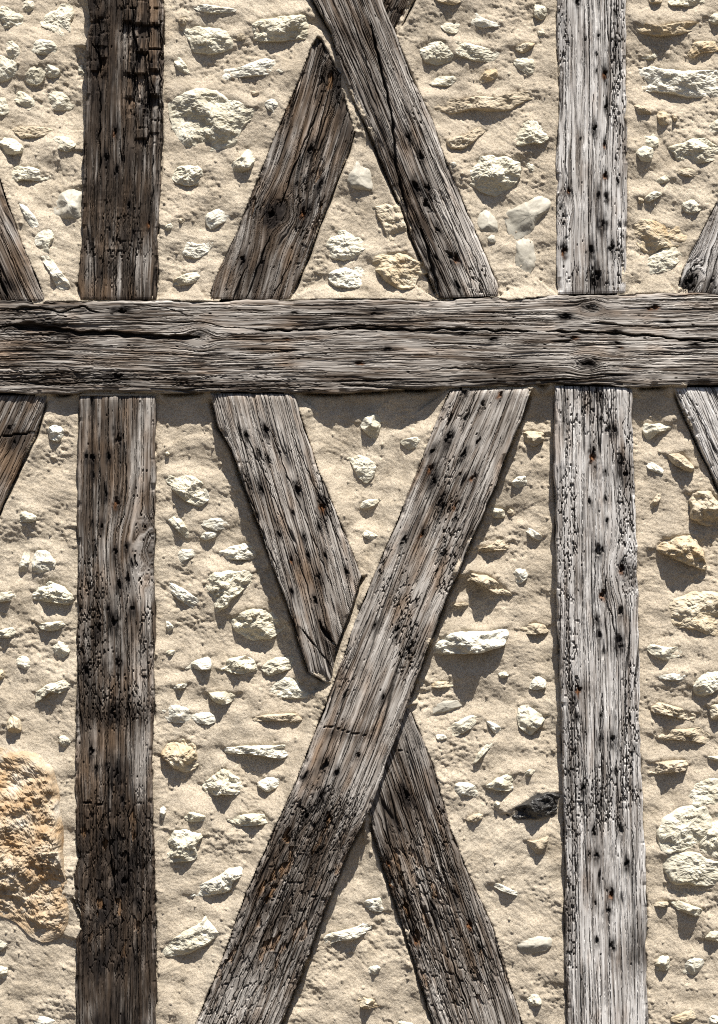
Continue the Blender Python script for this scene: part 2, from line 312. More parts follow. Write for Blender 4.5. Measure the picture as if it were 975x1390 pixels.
# zones: (x, y, rx, ry, amount) soft ellipses; 'dark' stain/char, 'block' cross-checked decay, 'worm' beetle holes, 'brown' unweathered brown
ZONES = {
 'postA_up': dict(rot=[(140, 80, 35, 120, .7), (165, 270, 60, 60, .5)], light=[(205, 20, 12, 30, .5), (205, 75, 10, 30, .6), (160, 55, 14, 20, .4), (180, 130, 10, 20, .6), (190, 235, 16, 40, .35), (190, 350, 14, 40, .5), (165, 375, 12, 25, .5), (203, 160, 8, 20, .5), (150, 320, 10, 30, .4)], base=(0.72, 0.28), dark=[(165, 15, 22, 30, .8), (150, 120, 20, 70, .55),  (190, 290, 20, 40, .5), (150, 365, 40, 25, .5), (185, 215, 20, 25, .5), (135, 60, 22, 150, .8), (150, 20, 30, 50, .5), (160, 250, 45, 40, .45), (165, 330, 40, 30, .4), (135, 190, 18, 60, .5)], block=[(198, 90, 28, 110, 1), (190, 30, 30, 60, .8), (165, 310, 60, 90, .35), (135, 60, 20, 90, .5)],
                  brown=[(195, 60, 25, 90, .8), (150, 290, 50, 60, .4), (125, 395, 25, 18, .9)], worm=[(160, 340, 60, 70, .5)]),
 'postA_lo': dict(rot=[(155, 1180, 90, 90, .9), (155, 1310, 90, 110, .85), (150, 970, 70, 25, .6), (130, 860, 30, 60, .4)], light=[(190, 650, 20, 90, .4), (190, 830, 18, 80, .4), (190, 1020, 16, 50, .45), (190, 930, 14, 40, .4), (195, 1200, 8, 30, .4), (185, 1280, 14, 30, .4)], base=(0.48, 0.30), dark=[(150, 1290, 70, 60, .95), (170, 1200, 60, 60, .95), (130, 1130, 45, 50, .9), (180, 1110, 40, 30, .85), (160, 1390, 70, 70, .9),  (190, 1130, 30, 60, .6), (120, 700, 14, 60, .4), (165, 850, 25, 40, .4), (125, 930, 25, 40, .6), (160, 1180, 75, 95, .85), (155, 970, 60, 18, .75), (130, 880, 25, 60, .5), (150, 560, 60, 40, .4), (135, 620, 30, 50, .35), (160, 1060, 18, 60, .7), (125, 800, 20, 60, .3), (160, 1330, 60, 60, .4)], block=[(160, 1180, 80, 130, .75), (160, 1290, 60, 60, .5), (120, 900, 30, 60, .4), (155, 970, 60, 25, .5)],
                  brown=[(150, 1260, 60, 60, .8), (150, 1000, 50, 60, .7), (150, 640, 60, 90, .4), (130, 1130, 40, 90, .9), (150, 780, 40, 60, .3), (150, 1230, 40, 40, .8)], worm=[(120, 860, 30, 120, .9), (160, 950, 60, 40, .8), (200, 900, 20, 140, .5)]),
 'postB_up': dict(base=(0.05, 0.04), dark=[(800, 320, 25, 60, .25), (805, 385, 30, 18, .6), (765, 40, 12, 50, .5), (838, 40, 10, 60, .35), (815, 330, 10, 40, .4)], block=[], brown=[(770, 200, 25, 90, .15)], worm=[(838, 100, 12, 140, .8), (762, 60, 12, 60, .8), (765, 300, 12, 90, .5), (840, 350, 12, 60, .7), (800, 380, 40, 20, .6)]),
 'postB_lo': dict(base=(0.10, 0.10), dark=[(845, 640, 20, 22, .55), (868, 1280, 16, 40, .8), (812, 1080, 45, 35, .4), (772, 1060, 10, 160, .6), (865, 1290, 14, 30, .8), (772, 1230, 10, 60, .5), (835, 870, 18, 30, .4), (800, 535, 40, 12, .5)], block=[(812, 1080, 45, 40, .3)], brown=[(800, 600, 40, 60, .3)],
                  worm=[(770, 720, 14, 130, .9), (850, 680, 14, 120, 1), (775, 1020, 14, 200, 1), (820, 1080, 50, 45, 1), (855, 1000, 14, 120, .8), (800, 560, 50, 50, .6), (772, 1250, 12, 80, .9)]),
 'C': dict(base=(0.52, 0.25), dark=[(455, 110, 18, 45, .95), (462, 140, 14, 30, .9), (435, 85, 10, 30, .6), (375, 330, 14, 40, .5), (465, 190, 14, 30, .5),  (360, 285, 30, 28, .65), (440, 70, 10, 25, .6), (345, 380, 12, 30, .4), (400, 200, 10, 60, .3), (420, 300, 14, 60, .5)], block=[(450, 110, 25, 50, .7), (350, 250, 14, 60, .8), (430, 260, 12, 90, .7), (390, 130, 10, 60, .6)], brown=[(410, 160, 30, 70, .8), (370, 280, 40, 40, .6), (390, 350, 14, 30, .6)], worm=[(410, 300, 14, 90, .6)]),
 'C2': dict(base=(0.6, 0.5), dark=[(540, 20, 20, 30, .6)], block=[(540, 10, 40, 50, .6)], brown=[], worm=[]),
 'D': dict(light=[(545, 80, 12, 60, .4), (590, 190, 20, 50, .6), (617, 262, 22, 60, .8), (640, 330, 22, 60, .9), (655, 375, 20, 40, .9)], base=(0.30, 0.15), dark=[(500, 110, 20, 60, .4), (525, 170, 18, 60, .4), (470, 50, 14, 40, .5), (550, 300, 12, 60, .8), (535, 220, 14, 60, .7), (575, 350, 14, 60, .85), (520, 180, 12, 50, .6), (595, 385, 14, 30, .7), (480, 60, 30, 60, .45), (540, 240, 16, 70, .6), (565, 320, 14, 80, .85), (470, 20, 30, 30, .3), (590, 380, 20, 30, .5), (560, 265, 20, 22, .7)], block=[(560, 200, 50, 60, .2), (590, 270, 30, 30, .4)], brown=[(480, 50, 40, 80, .35), (550, 300, 25, 70, .8)], worm=[(560, 150, 30, 90, .3), (650, 380, 20, 20, .8)]),
 'E': dict(base=(0.42, 0.3), dark=[(10, 395, 25, 25, .8)], block=[], brown=[(20, 340, 40, 90, .5)], worm=[]),
 'F': dict(base=(0.06, 0.04), dark=[(930, 388, 22, 10, .9), (960, 395, 30, 10, .8)], block=[], brown=[], worm=[(935, 370, 14, 30, .7)]),
 'G': dict(base=(0.22, 0.18), dark=[(440, 690, 14, 30, .4), (440, 870, 25, 40, .5), (380, 725, 20, 14, .25), (340, 660, 12, 60, .4), (395, 790, 14, 60, .4)], block=[(440, 850, 25, 40, .3)], brown=[(430, 800, 40, 60, .7), (380, 700, 40, 60, .25)], worm=[(440, 650, 14, 80, .7), (360, 620, 60, 60, .35), (330, 640, 12, 80, .5)]),
 'H': dict(rot=[(410, 1150, 90, 60, .6), (370, 1260, 90, 60, .5)], base=(0.18, 0.2), dark=[(470, 995, 40, 10, .8), (400, 1270, 20, 50, .6), (375, 1230, 60, 60, .55), (350, 1300, 70, 50, .5), (430, 1170, 40, 40, .6), (450, 1190, 14, 60, .5), (380, 1150, 14, 30, .5),  (350, 1230, 30, 50, .45), (420, 1210, 40, 25, .5), (400, 1130, 30, 30, .5), (600, 640, 14, 40, .5), (570, 700, 12, 20, .5),  (430, 1110, 60, 50, .55), (400, 1190, 40, 50, .45), (595, 660, 24, 30, .45), (450, 1260, 40, 30, .5), (380, 1280, 50, 50, .3), (480, 1150, 20, 60, .4)], block=[(400, 1200, 90, 90, .9), (430, 1110, 60, 45, .6), (360, 1290, 90, 70, .85), (300, 1400, 90, 90, .6)], brown=[(560, 760, 40, 100, .55), (490, 950, 40, 80, .35), (430, 1030, 50, 40, .8), (590, 680, 40, 60, .3), (400, 1160, 60, 50, .5)],
           worm=[(610, 740, 20, 140, .9), (520, 760, 14, 120, .6), (600, 560, 70, 40, .4), (450, 1110, 70, 50, .8), (550, 850, 20, 90, .9), (470, 900, 14, 60, .6)]),
 'I': dict(base=(0.42, 0.25), dark=[(520, 1150, 14, 50, .6), (555, 1250, 12, 50, .5), (610, 1240, 14, 40, .35), (590, 1060, 12, 60, .4), (550, 1090, 45, 40, .65), (560, 1010, 30, 30, .5), (530, 1200, 14, 50, .5)], block=[(570, 1220, 60, 110, .8), (620, 1320, 70, 80, .7), (550, 1090, 40, 40, .3)], brown=[(540, 1190, 30, 60, .8), (580, 1150, 40, 60, .35)], worm=[(600, 1150, 14, 120, .6)]),
 'J': dict(base=(0.45, 0.4), dark=[(20, 600, 30, 20, .5)], block=[], brown=[(10, 640, 50, 50, .9)], worm=[]),
 'K': dict(base=(0.06, 0.05), dark=[], block=[], brown=[], worm=[(925, 560, 14, 60, .5)]),
 'rail': dict(light=[(900, 455, 140, 40, .3), (640, 480, 90, 14, .25), (300, 480, 90, 12, .25), (420, 500, 80, 12, .25)], base=(0.30, 0.18), dark=[(80, 455, 60, 10, .85), (20, 430, 60, 12, .8), (160, 440, 70, 8, .6), (250, 500, 90, 8, .4), (560, 520, 120, 8, .6), (520, 470, 50, 8, .3), (40, 440, 110, 30, .75), (60, 480, 70, 30, .55), (90, 515, 90, 16, .7), (160, 425, 60, 16, .45), (300, 520, 180, 12, .55), (440, 440, 60, 14, .6), (490, 425, 40, 12, .35), (690, 500, 60, 16, .6), (620, 450, 60, 12, .25), (790, 420, 30, 14, .4), (700, 518, 200, 8, .7), (930, 518, 90, 10, .5), (800, 440, 40, 14, .3), (-80, 470, 120, 60, .5)], block=[(50, 450, 90, 40, .35), (90, 510, 120, 18, .5)], brown=[(10, 480, 40, 30, .9), (200, 500, 120, 30, .3), (380, 475, 60, 20, .45), (820, 440, 60, 30, .2)], worm=[(300, 520, 250, 12, .5), (40, 440, 80, 30, .5)]),
}

def polydist(x, y, poly, closed=True):
    """signed distance (+ outside) and the outward normal's y at the nearest edge"""
    n = len(poly); best = np.full(x.shape, 1e9); ny = np.zeros(x.shape); inside = np.zeros(x.shape, bool)
    for i in range(n if closed else n - 1):
        a = poly[i]; b = poly[(i + 1) % n]; d = b - a; L2 = d @ d + 1e-9
        t = np.clip(((x - a[0]) * d[0] + (y - a[1]) * d[1]) / L2, 0, 1)
        qx = a[0] + t * d[0] - x; qy = a[1] + t * d[1] - y
        dd = qx * qx + qy * qy
        m = dd < best; best = np.where(m, dd, best); ny = np.where(m, qy, ny)
        if closed:
            c = (a[1] > y) != (b[1] > y)
            if abs(d[1]) > 1e-9: inside ^= c & (x < d[0] * (y - a[1]) / d[1] + a[0])
    r = np.sqrt(best); ny = ny / (r + 1e-6)
    return np.where(inside, -r, r), ny

# ------------------------------------------------------------------ the wall itself
WALL = obj('half_timbered_wall', None, None)
WALL['label'] = 'old half-timbered wall of weathered grey oak beams with stone and lime mortar infill'
WALL['category'] = 'wall'; WALL['kind'] = 'thing'

# ------------------------------------------------------------------ timbers
def resample(p, n):
    d = np.concatenate([[0], np.cumsum(np.hypot(*(p[1:] - p[:-1]).T))]); t = np.linspace(0, d[-1], n)
    return np.stack([np.interp(t, d, p[:, 0]), np.interp(t, d, p[:, 1])], 1)
def zone(zs, x, y):
    r = np.zeros(x.shape)
    for (cx, cy, rx, ry, a) in zs:
        r = np.maximum(r, a * np.exp(-(((x - cx) / rx) ** 2 + ((y - cy) / ry) ** 2)))
    return r
def build_beam(key, seed):
    B = BEAMS[key]; L, R = B['L'], B['R']; z = ZONES[key]
    length = 0.5 * (np.hypot(*(L[1:] - L[:-1]).T).sum() + np.hypot(*(R[1:] - R[:-1]).T).sum())
    wd = np.hypot(*(L[len(L) // 2] - R[len(R) // 2]))
    width = 112 if not B.get('horiz') else 126
    nu, nv = int(length / 2.6), int(width / 0.66)
    l, r = resample(L, nu), resample(R, nu)
    v = np.linspace(0, 1, nv)[None, :, None]
    xy = l[:, None, :] * (1 - v) + r[:, None, :] * v
    x, y = xy[..., 0], xy[..., 1]
    c0, c1 = (l[0] + r[0]) / 2, (l[-1] + r[-1]) / 2
    ax = (c1 - c0) / np.hypot(*(c1 - c0)); nx = np.array([-ax[1], ax[0]])
    s = (x - c0[0]) * ax[0] + (y - c0[1]) * ax[1]; t = (x - c0[0]) * nx[0] + (y - c0[1]) * nx[1]
    wdt = np.hypot(*(r - l).T)[:, None]
    vv = v[..., 0]
    eL, eR = vv * wdt, (1 - vv) * wdt; e = np.minimum(eL, eR)
    side = np.where(eL < eR, 0.0, 50.0)
    dk = zone(z['dark'], x, y); bl = zone(z['block'], x, y); br = zone(z['brown'], x, y); wm = zone(z['worm'], x, y); lt = zone(z.get('light', []), x, y)
    dk = dk * (0.75 + 0.5 * fbm(s / 50, t / 14, seed + 3)); dk = np.clip(dk, 0, 1)
    # outline wear
    jit = 1.8 * perlin(s / 34, side, seed) + 0.6 * perlin(s / 11, side, seed + 1) + (0.15 + 3.0 * bl) * perlin(s / 5, side, seed + 2)
    wgt = np.exp(-e / 6.0) * np.where(eL < eR, -1, 1)
    x = x + nx[0] * jit * wgt * (-1 if (nx @ (r[nu // 2] - l[nu // 2])) < 0 else 1)
    y = y + nx[1] * jit * wgt * (-1 if (nx @ (r[nu // 2] - l[nu // 2])) < 0 else 1)
    # fibre coordinate
    wv = B.get('wave', 0.2)
    f = t + (2.5 + 5 * wv) * perlin(s / 240, t / 60, seed + 4) + 2.4 * wv * perlin(s / 70, t / 30, seed + 5) + (0.25 + 1.4 * bl) * perlin(s / 18, t / 10, seed + 6)
    kd = np.zeros(x.shape)
    for (kx, ky, kr) in KNOTS.get(key, []):
        ks = (kx - c0[0]) * ax[0] + (ky - c0[1]) * ax[1]; kt = (kx - c0[0]) * nx[0] + (ky - c0[1]) * nx[1]
        ds, dt = s - ks, t - kt
        f = f - 0.75 * dt * np.exp(-(ds / (2.6 * kr)) ** 2 - (dt / (2.2 * kr)) ** 2)
        rho = np.hypot(ds * 0.55, dt) * (1 + 0.35 * perlin(ds / 14, dt / 14, seed + 7)); wk = 0.8 * np.exp(-(rho / (0.8 * kr)) ** 2)
        f = f * (1 - wk) + wk * (rho * 0.9 + 3 * perlin(ds / 9, dt / 9, seed))
        kd = np.maximum(kd, np.exp(-(rho / (0.75 * kr)) ** 2))
    decay = np.clip(0.25 + dk * 0.5 + bl * 0.7 + 0.35 * fbm(s / 90, t / 40, seed + 9), 0, 1.3)
    g1 = perlin(s / 85, f / 2.6, seed + 10); g2 = perlin(s / 140, f / 6.0, seed + 11); g3 = perlin(s / 28, f / 1.9, seed + 12)
    h = (0.12 + 0.5 * decay) * g1 + (0.10 + 0.4 * decay) * g2 + 0.3 * g3
    h = h + 1.5 * perlin(s / 220, t / 60, seed + 13) + (0.1 + 1.7 * decay) * fbm(s / 32, t / 16, seed + 14)
    fj = 0.5 * perlin(s / 13, f / 6, seed + 17) + 0.25 * perlin(s / 5, f / 4, seed + 18)
    def cracks(fs, fw, w0, seed, lo, depth):
        p = np.abs(perlin(s / fs, (f + fj) / fw, seed)); ww = w0 * (0.6 + 0.5 * np.clip(decay, 0, 1))
        mk = sst(lo, lo + 0.25, perlin(s / (fs * 0.35), f / (fw * 1.6), seed + 1) + 0.35 * perlin(s / (fs * 0.1), f / (fw * .9), seed + 2) + 0.35 * decay)
        return np.clip(1.15 - p / ww, 0, 1) * mk * depth
    ck = cracks(560, 15, 0.055, seed + 20, -0.05, 6.0)
    ck = np.maximum(ck, cracks(460, 7, 0.105, seed + 22, 0.08, 3.8))
    ck = np.maximum(ck, cracks(280, 4.2, 0.17, seed + 24, 0.0, 2.2))
    ck = np.maximum(ck, cracks(170, 2.7, 0.24, seed + 36, -0.1, 1.3))
    # cross checks in decayed zones
    sw, sl = B.get('cell', (7.5, 22.0))
    zb = np.clip(bl + 0.10 * decay - 0.05, 0, 1)
    if B.get('square'):
        fq = f / sw + 0.35 * perlin(s / 45, f / 30, seed + 26) + 0.07 * perlin(s / 9, f / 40, seed + 28)
        strip = np.floor(fq).astype(int)
        ph = RND[hsh(strip, strip * 0 + 3, seed)] * 40
        sq = s / sl + ph + 0.9 * perlin(s / 40, strip * 3.1, seed + 27) + 0.06 * perlin(f / 3, s / 30, seed + 29)
        cell = np.floor(sq).astype(int)
        hk = RND[hsh(strip, cell, seed + 5)]
        ed = np.minimum(np.minimum(fq % 1, 1 - fq % 1) * sw, np.minimum(sq % 1, 1 - sq % 1) * sl * (0.5 + 1.0 * hk))
        cx_ = sst(1.5, 0.4, ed) * sst(0.2, 0.6, zb) * 7
        blockh = (np.where(hk > 0.66, -3.0 - 14.0 * (hk - 0.66) - 3 * np.abs(fbm(s / 9, f / 5, seed + 25)), 0) + (RND[hsh(strip, cell, seed + 6)] - 0.6) * 8.0 + ((sq % 1) - 0.5) * 5 * (RND[hsh(strip, cell, seed + 8)] - 0.3)) * sst(0.2, 0.7, zb * (1 + 0.5 * fbm(s / 30, t / 15, seed + 24)))
    else:
        zb = np.clip(zb + 0.55 * zb * fbm(s / 26, t / 12, seed + 29), 0, 1)
        w1, hid, w2 = worley(s / sl + 0.35 * perlin(s / 11, f / 8, seed + 26), f / sw + 0.45 * perlin(s / 14, f / 9, seed + 28), seed + 27, True)
        hk = RND[(hid * 5 + 3) & 255]
        cx_ = sst(0.12, 0.03, w2 - w1) * sst(0.15, 0.6, zb) * 4.5
        blockh = (np.where(hk > 0.85, -4.5, 0) + (RND[(hid * 9 + 7) & 255] - 0.5) * 2.4) * sst(0.25, 0.8, zb)
    # open splits
    sk = np.zeros(x.shape)
    for (pl, wdth, dep) in SPLITS.get(key, []):
        lo, hi = pl.min(0) - 12, pl.max(0) + 12
        m = (x > lo[0]) & (x < hi[0]) & (y > lo[1]) & (y < hi[1])
        if not m.any(): continue
        xx = x[m] + 2.0 * perlin(x[m] / 14, y[m] / 14, seed + 30); yy = y[m] + 2.0 * perlin(x[m] / 14, y[m] / 14, seed + 31)
        d, _ = polydist(xx, yy, pl, False)
        endf = np.minimum(np.hypot(xx - pl[0, 0], yy - pl[0, 1]), np.hypot(xx - pl[-1, 0], yy - pl[-1, 1]))
        ww = 0.62 * wdth * (0.7 + 0.5 * perlin(s[m] / 20, 0, seed + 32)) * np.clip(endf / 30 + 0.3, 0, 1)
        sk[m] = np.maximum(sk[m], np.clip(1.35 - d / np.maximum(ww, 0.4), 0, 1) * dep)
    # nail holes with their streaks
    hrg = np.random.RandomState(seed)
    hp = np.zeros(x.shape); hs = np.zeros(x.shape); hr = np.zeros(x.shape)
    for (hx, hy, rr, rust) in HOLES.get(key, []):
        ks = (hx - c0[0]) * ax[0] + (hy - c0[1]) * ax[1]; kt = (hx - c0[0]) * nx[0] + (hy - c0[1]) * nx[1]
        el = hrg.uniform(0.6, 1.7); dm = hrg.uniform(0.6, 1.25); rr = rr * (0.72 if B.get('horiz') else 0.92) * hrg.uniform(0.75, 1.1)
        m = (np.abs(s - ks) < rr * 14) & (np.abs(t - kt) < rr * 5)
        if not m.any(): continue
        ds, dt = s[m] - ks, t[m] - kt
        dt = dt + 0.8 * rr * perlin(s[m] / 6, t[m] / 6, seed + 33); ds = ds + 0.8 * rr * perlin(s[m] / 7, t[m] / 5, seed + 34)
        q = np.hypot(ds / (el * rr), dt / (0.5 * rr))
        hp[m] = np.maximum(hp[m], np.clip(1.5 - q, 0, 1) * (3 + 1.4 * rr) * dm)
        st = np.exp(-(ds / (3.6 * rr)) ** 2 - (dt / (1.45 * rr)) ** 2) * (0.95 + 0.7 * g2[m] + 0.5 * g1[m])
        hs[m] = np.maximum(hs[m], np.clip(st * 1.05, 0, 1))
        if rust: hr[m] = np.maximum(hr[m], np.exp(-((ds - rr) / (1.3 * rr)) ** 2 - ((dt - 0.4 * rr) / (0.7 * rr)) ** 2))
    # beetle holes
    wd_, wid = worley(s / 7.0, t / 6.2, seed + 40)
    dens = np.clip((wm * 0.45 + 0.05) * sst(-0.15, 0.5, fbm(s / 60, t / 25, seed + 47)) * 1.3, 0, 0.5)
    wh = np.clip(1.6 - wd_ / (0.09 + 0.08 * RND[(wid * 3) & 255]), 0, 1) * (RND[(wid * 5 + 11) & 255] < dens)
    pit = sst(0.15, 0.05, np.abs(fbm(s / 15, t / 7, seed + 41, 2))) * sst(0.18, 0.5, wm * (0.75 + 0.9 * perlin(s / 22, t / 9, seed + 42))) * 4.0
    # rounded, chipped arrises
    chip = sst(0.22, 0.6, perlin(s / 24, side, seed + 43) + 0.25 * perlin(s / 7, side, seed + 44) + 0.4 * bl)
    drop = 3.0 * np.exp(-e / 0.9) + chip * 5 * np.exp(-(e / 4.5) ** 2) + 0.8 * np.exp(-e / 8)
    dep = np.maximum.reduce([ck, cx_, sk, hp, wh * 4.5])
    h = B['H'] + h - dep - pit + blockh - drop - 2.5 * kd
    ends = B.get('ends', (0, 0))
    row = np.arange(nu)[:, None] * (length / nu); rowe = (length - row)
    for k, rw in enumerate((row, rowe)):
        rg = 5 + 4 * perlin(t / 6, k * 9.0, seed + 45)
        if ends[k]: h = h - 13 * np.exp(-(rw / (14 + 2 * rg)) ** 2) * (0.8 + 0.6 * perlin(s / 20, f / 4, seed + 46)) - 5 * np.exp(-rw / 2.0)
        else: h = h - (3 + np.clip(rg, 0, 9) * 0.5) * np.exp(-rw / 2.5)
    # ---- albedo of the wood: silver weathered skin, brown heartwood, tannin-black stains, rust
    b_dark, b_brown = z['base']
    silver = np.array([0.49, 0.462, 0.43]); grey = np.array([0.135, 0.108, 0.087]); brown = np.array([0.19, 0.127, 0.08])
    black = np.array([0.018, 0.015, 0.014]); rusty = np.array([0.20, 0.085, 0.03])
    pale = np.clip(0.78 - 1.05 * b_dark + 0.5 * g1 + 0.45 * g2 + 0.3 * g3 + 0.35 * fbm(s / 110, t / 22, seed + 50) - 0.5 * dk + lt * (0.8 + 0.5 * g2), 0, 1)
    if B.get('cool'): silver = np.array([0.62, 0.605, 0.59]); grey = np.array([0.22, 0.195, 0.175])
    grey = grey * (1 - 0.55 * b_dark)
    c = grey + (silver - grey) * pale[..., None]
    bf = np.clip(0.75 * b_brown + br * 0.75 + 0.4 * perlin(s / 120, f / 9, seed + 51) + 0.45 * fbm(s / 60, t / 30, seed + 52) - 0.25, 0, 0.85)[..., None]
    c = c * (1 - bf) + (brown * (0.75 + 0.9 * pale[..., None])) * bf
    blk = np.clip(dk * 0.95 * (1 - 0.6 * lt) + hs * 0.95 + 0.55 * kd + 0.6 * b_dark * sst(-0.1, 0.6, fbm(s / 45, f / 7, seed + 53)) , 0, 0.96)
    depth_dark = np.clip(np.maximum.reduce([ck / 4.5, sk / 7, cx_ / 6, wh * 0.9, pit / 4.5]) * 0.85, 0, 0.85)
    rot = np.clip(zone(z.get('rot', []), x, y) * (0.9 + 0.6 * fbm(s / 40, f / 8, seed + 54)), 0, 0.8)[..., None]
    c = c * (1 - rot) + np.array([0.055, 0.038, 0.026]) * rot
    blk = np.maximum(blk, depth_dark)[..., None]
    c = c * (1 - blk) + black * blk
    hr = np.clip(hr * 0.7, 0, 0.7)[..., None]; c = c * (1 - hr) + rusty * hr
    fresh = (np.where(hk > 0.9, 1.0, 0) * sst(0.35, 0.8, zb) * 0.3)[..., None]
    c = c * (1 - fresh) + np.array([0.36, 0.2, 0.09]) * fresh
    # ---- closed solid: front sheet plus sides running back into the wall
    pad = lambda a: np.pad(a, 1, mode='edge')
    xp, yp, hpad = pad(x), pad(y), np.pad(h, 1, constant_values=-42.0)
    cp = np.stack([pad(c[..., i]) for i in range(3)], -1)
    gp = np.stack([pad(s) / S + 3.0 * seed, pad(f) / S, np.zeros_like(xp)], -1)
    n1, n2 = xp.shape
    ids = np.arange(n1 * n2).reshape(n1, n2)
    q = np.stack([ids[:-1, :-1], ids[:-1, 1:], ids[1:, 1:], ids[1:, :-1]], -1).reshape(-1, 4)
    co = to_world(xp, yp, hpad).reshape(-1, 3)
    mid = (n1 // 2) * (n2 - 1) + n2 // 2
    a, b_, c_ = co[q[mid, 0]], co[q[mid, 1]], co[q[mid, 2]]
    if np.cross(b_ - a, c_ - a)[1] > 0: q = q[:, ::-1]
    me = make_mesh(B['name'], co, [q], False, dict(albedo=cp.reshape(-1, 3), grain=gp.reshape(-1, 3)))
    o = obj(B['name'], me, WOOD, WALL)
    if B.get('label'): o['label'] = B['label']
    return o
for i, k in enumerate(BEAMS): build_beam(k, 3 + i * 5)

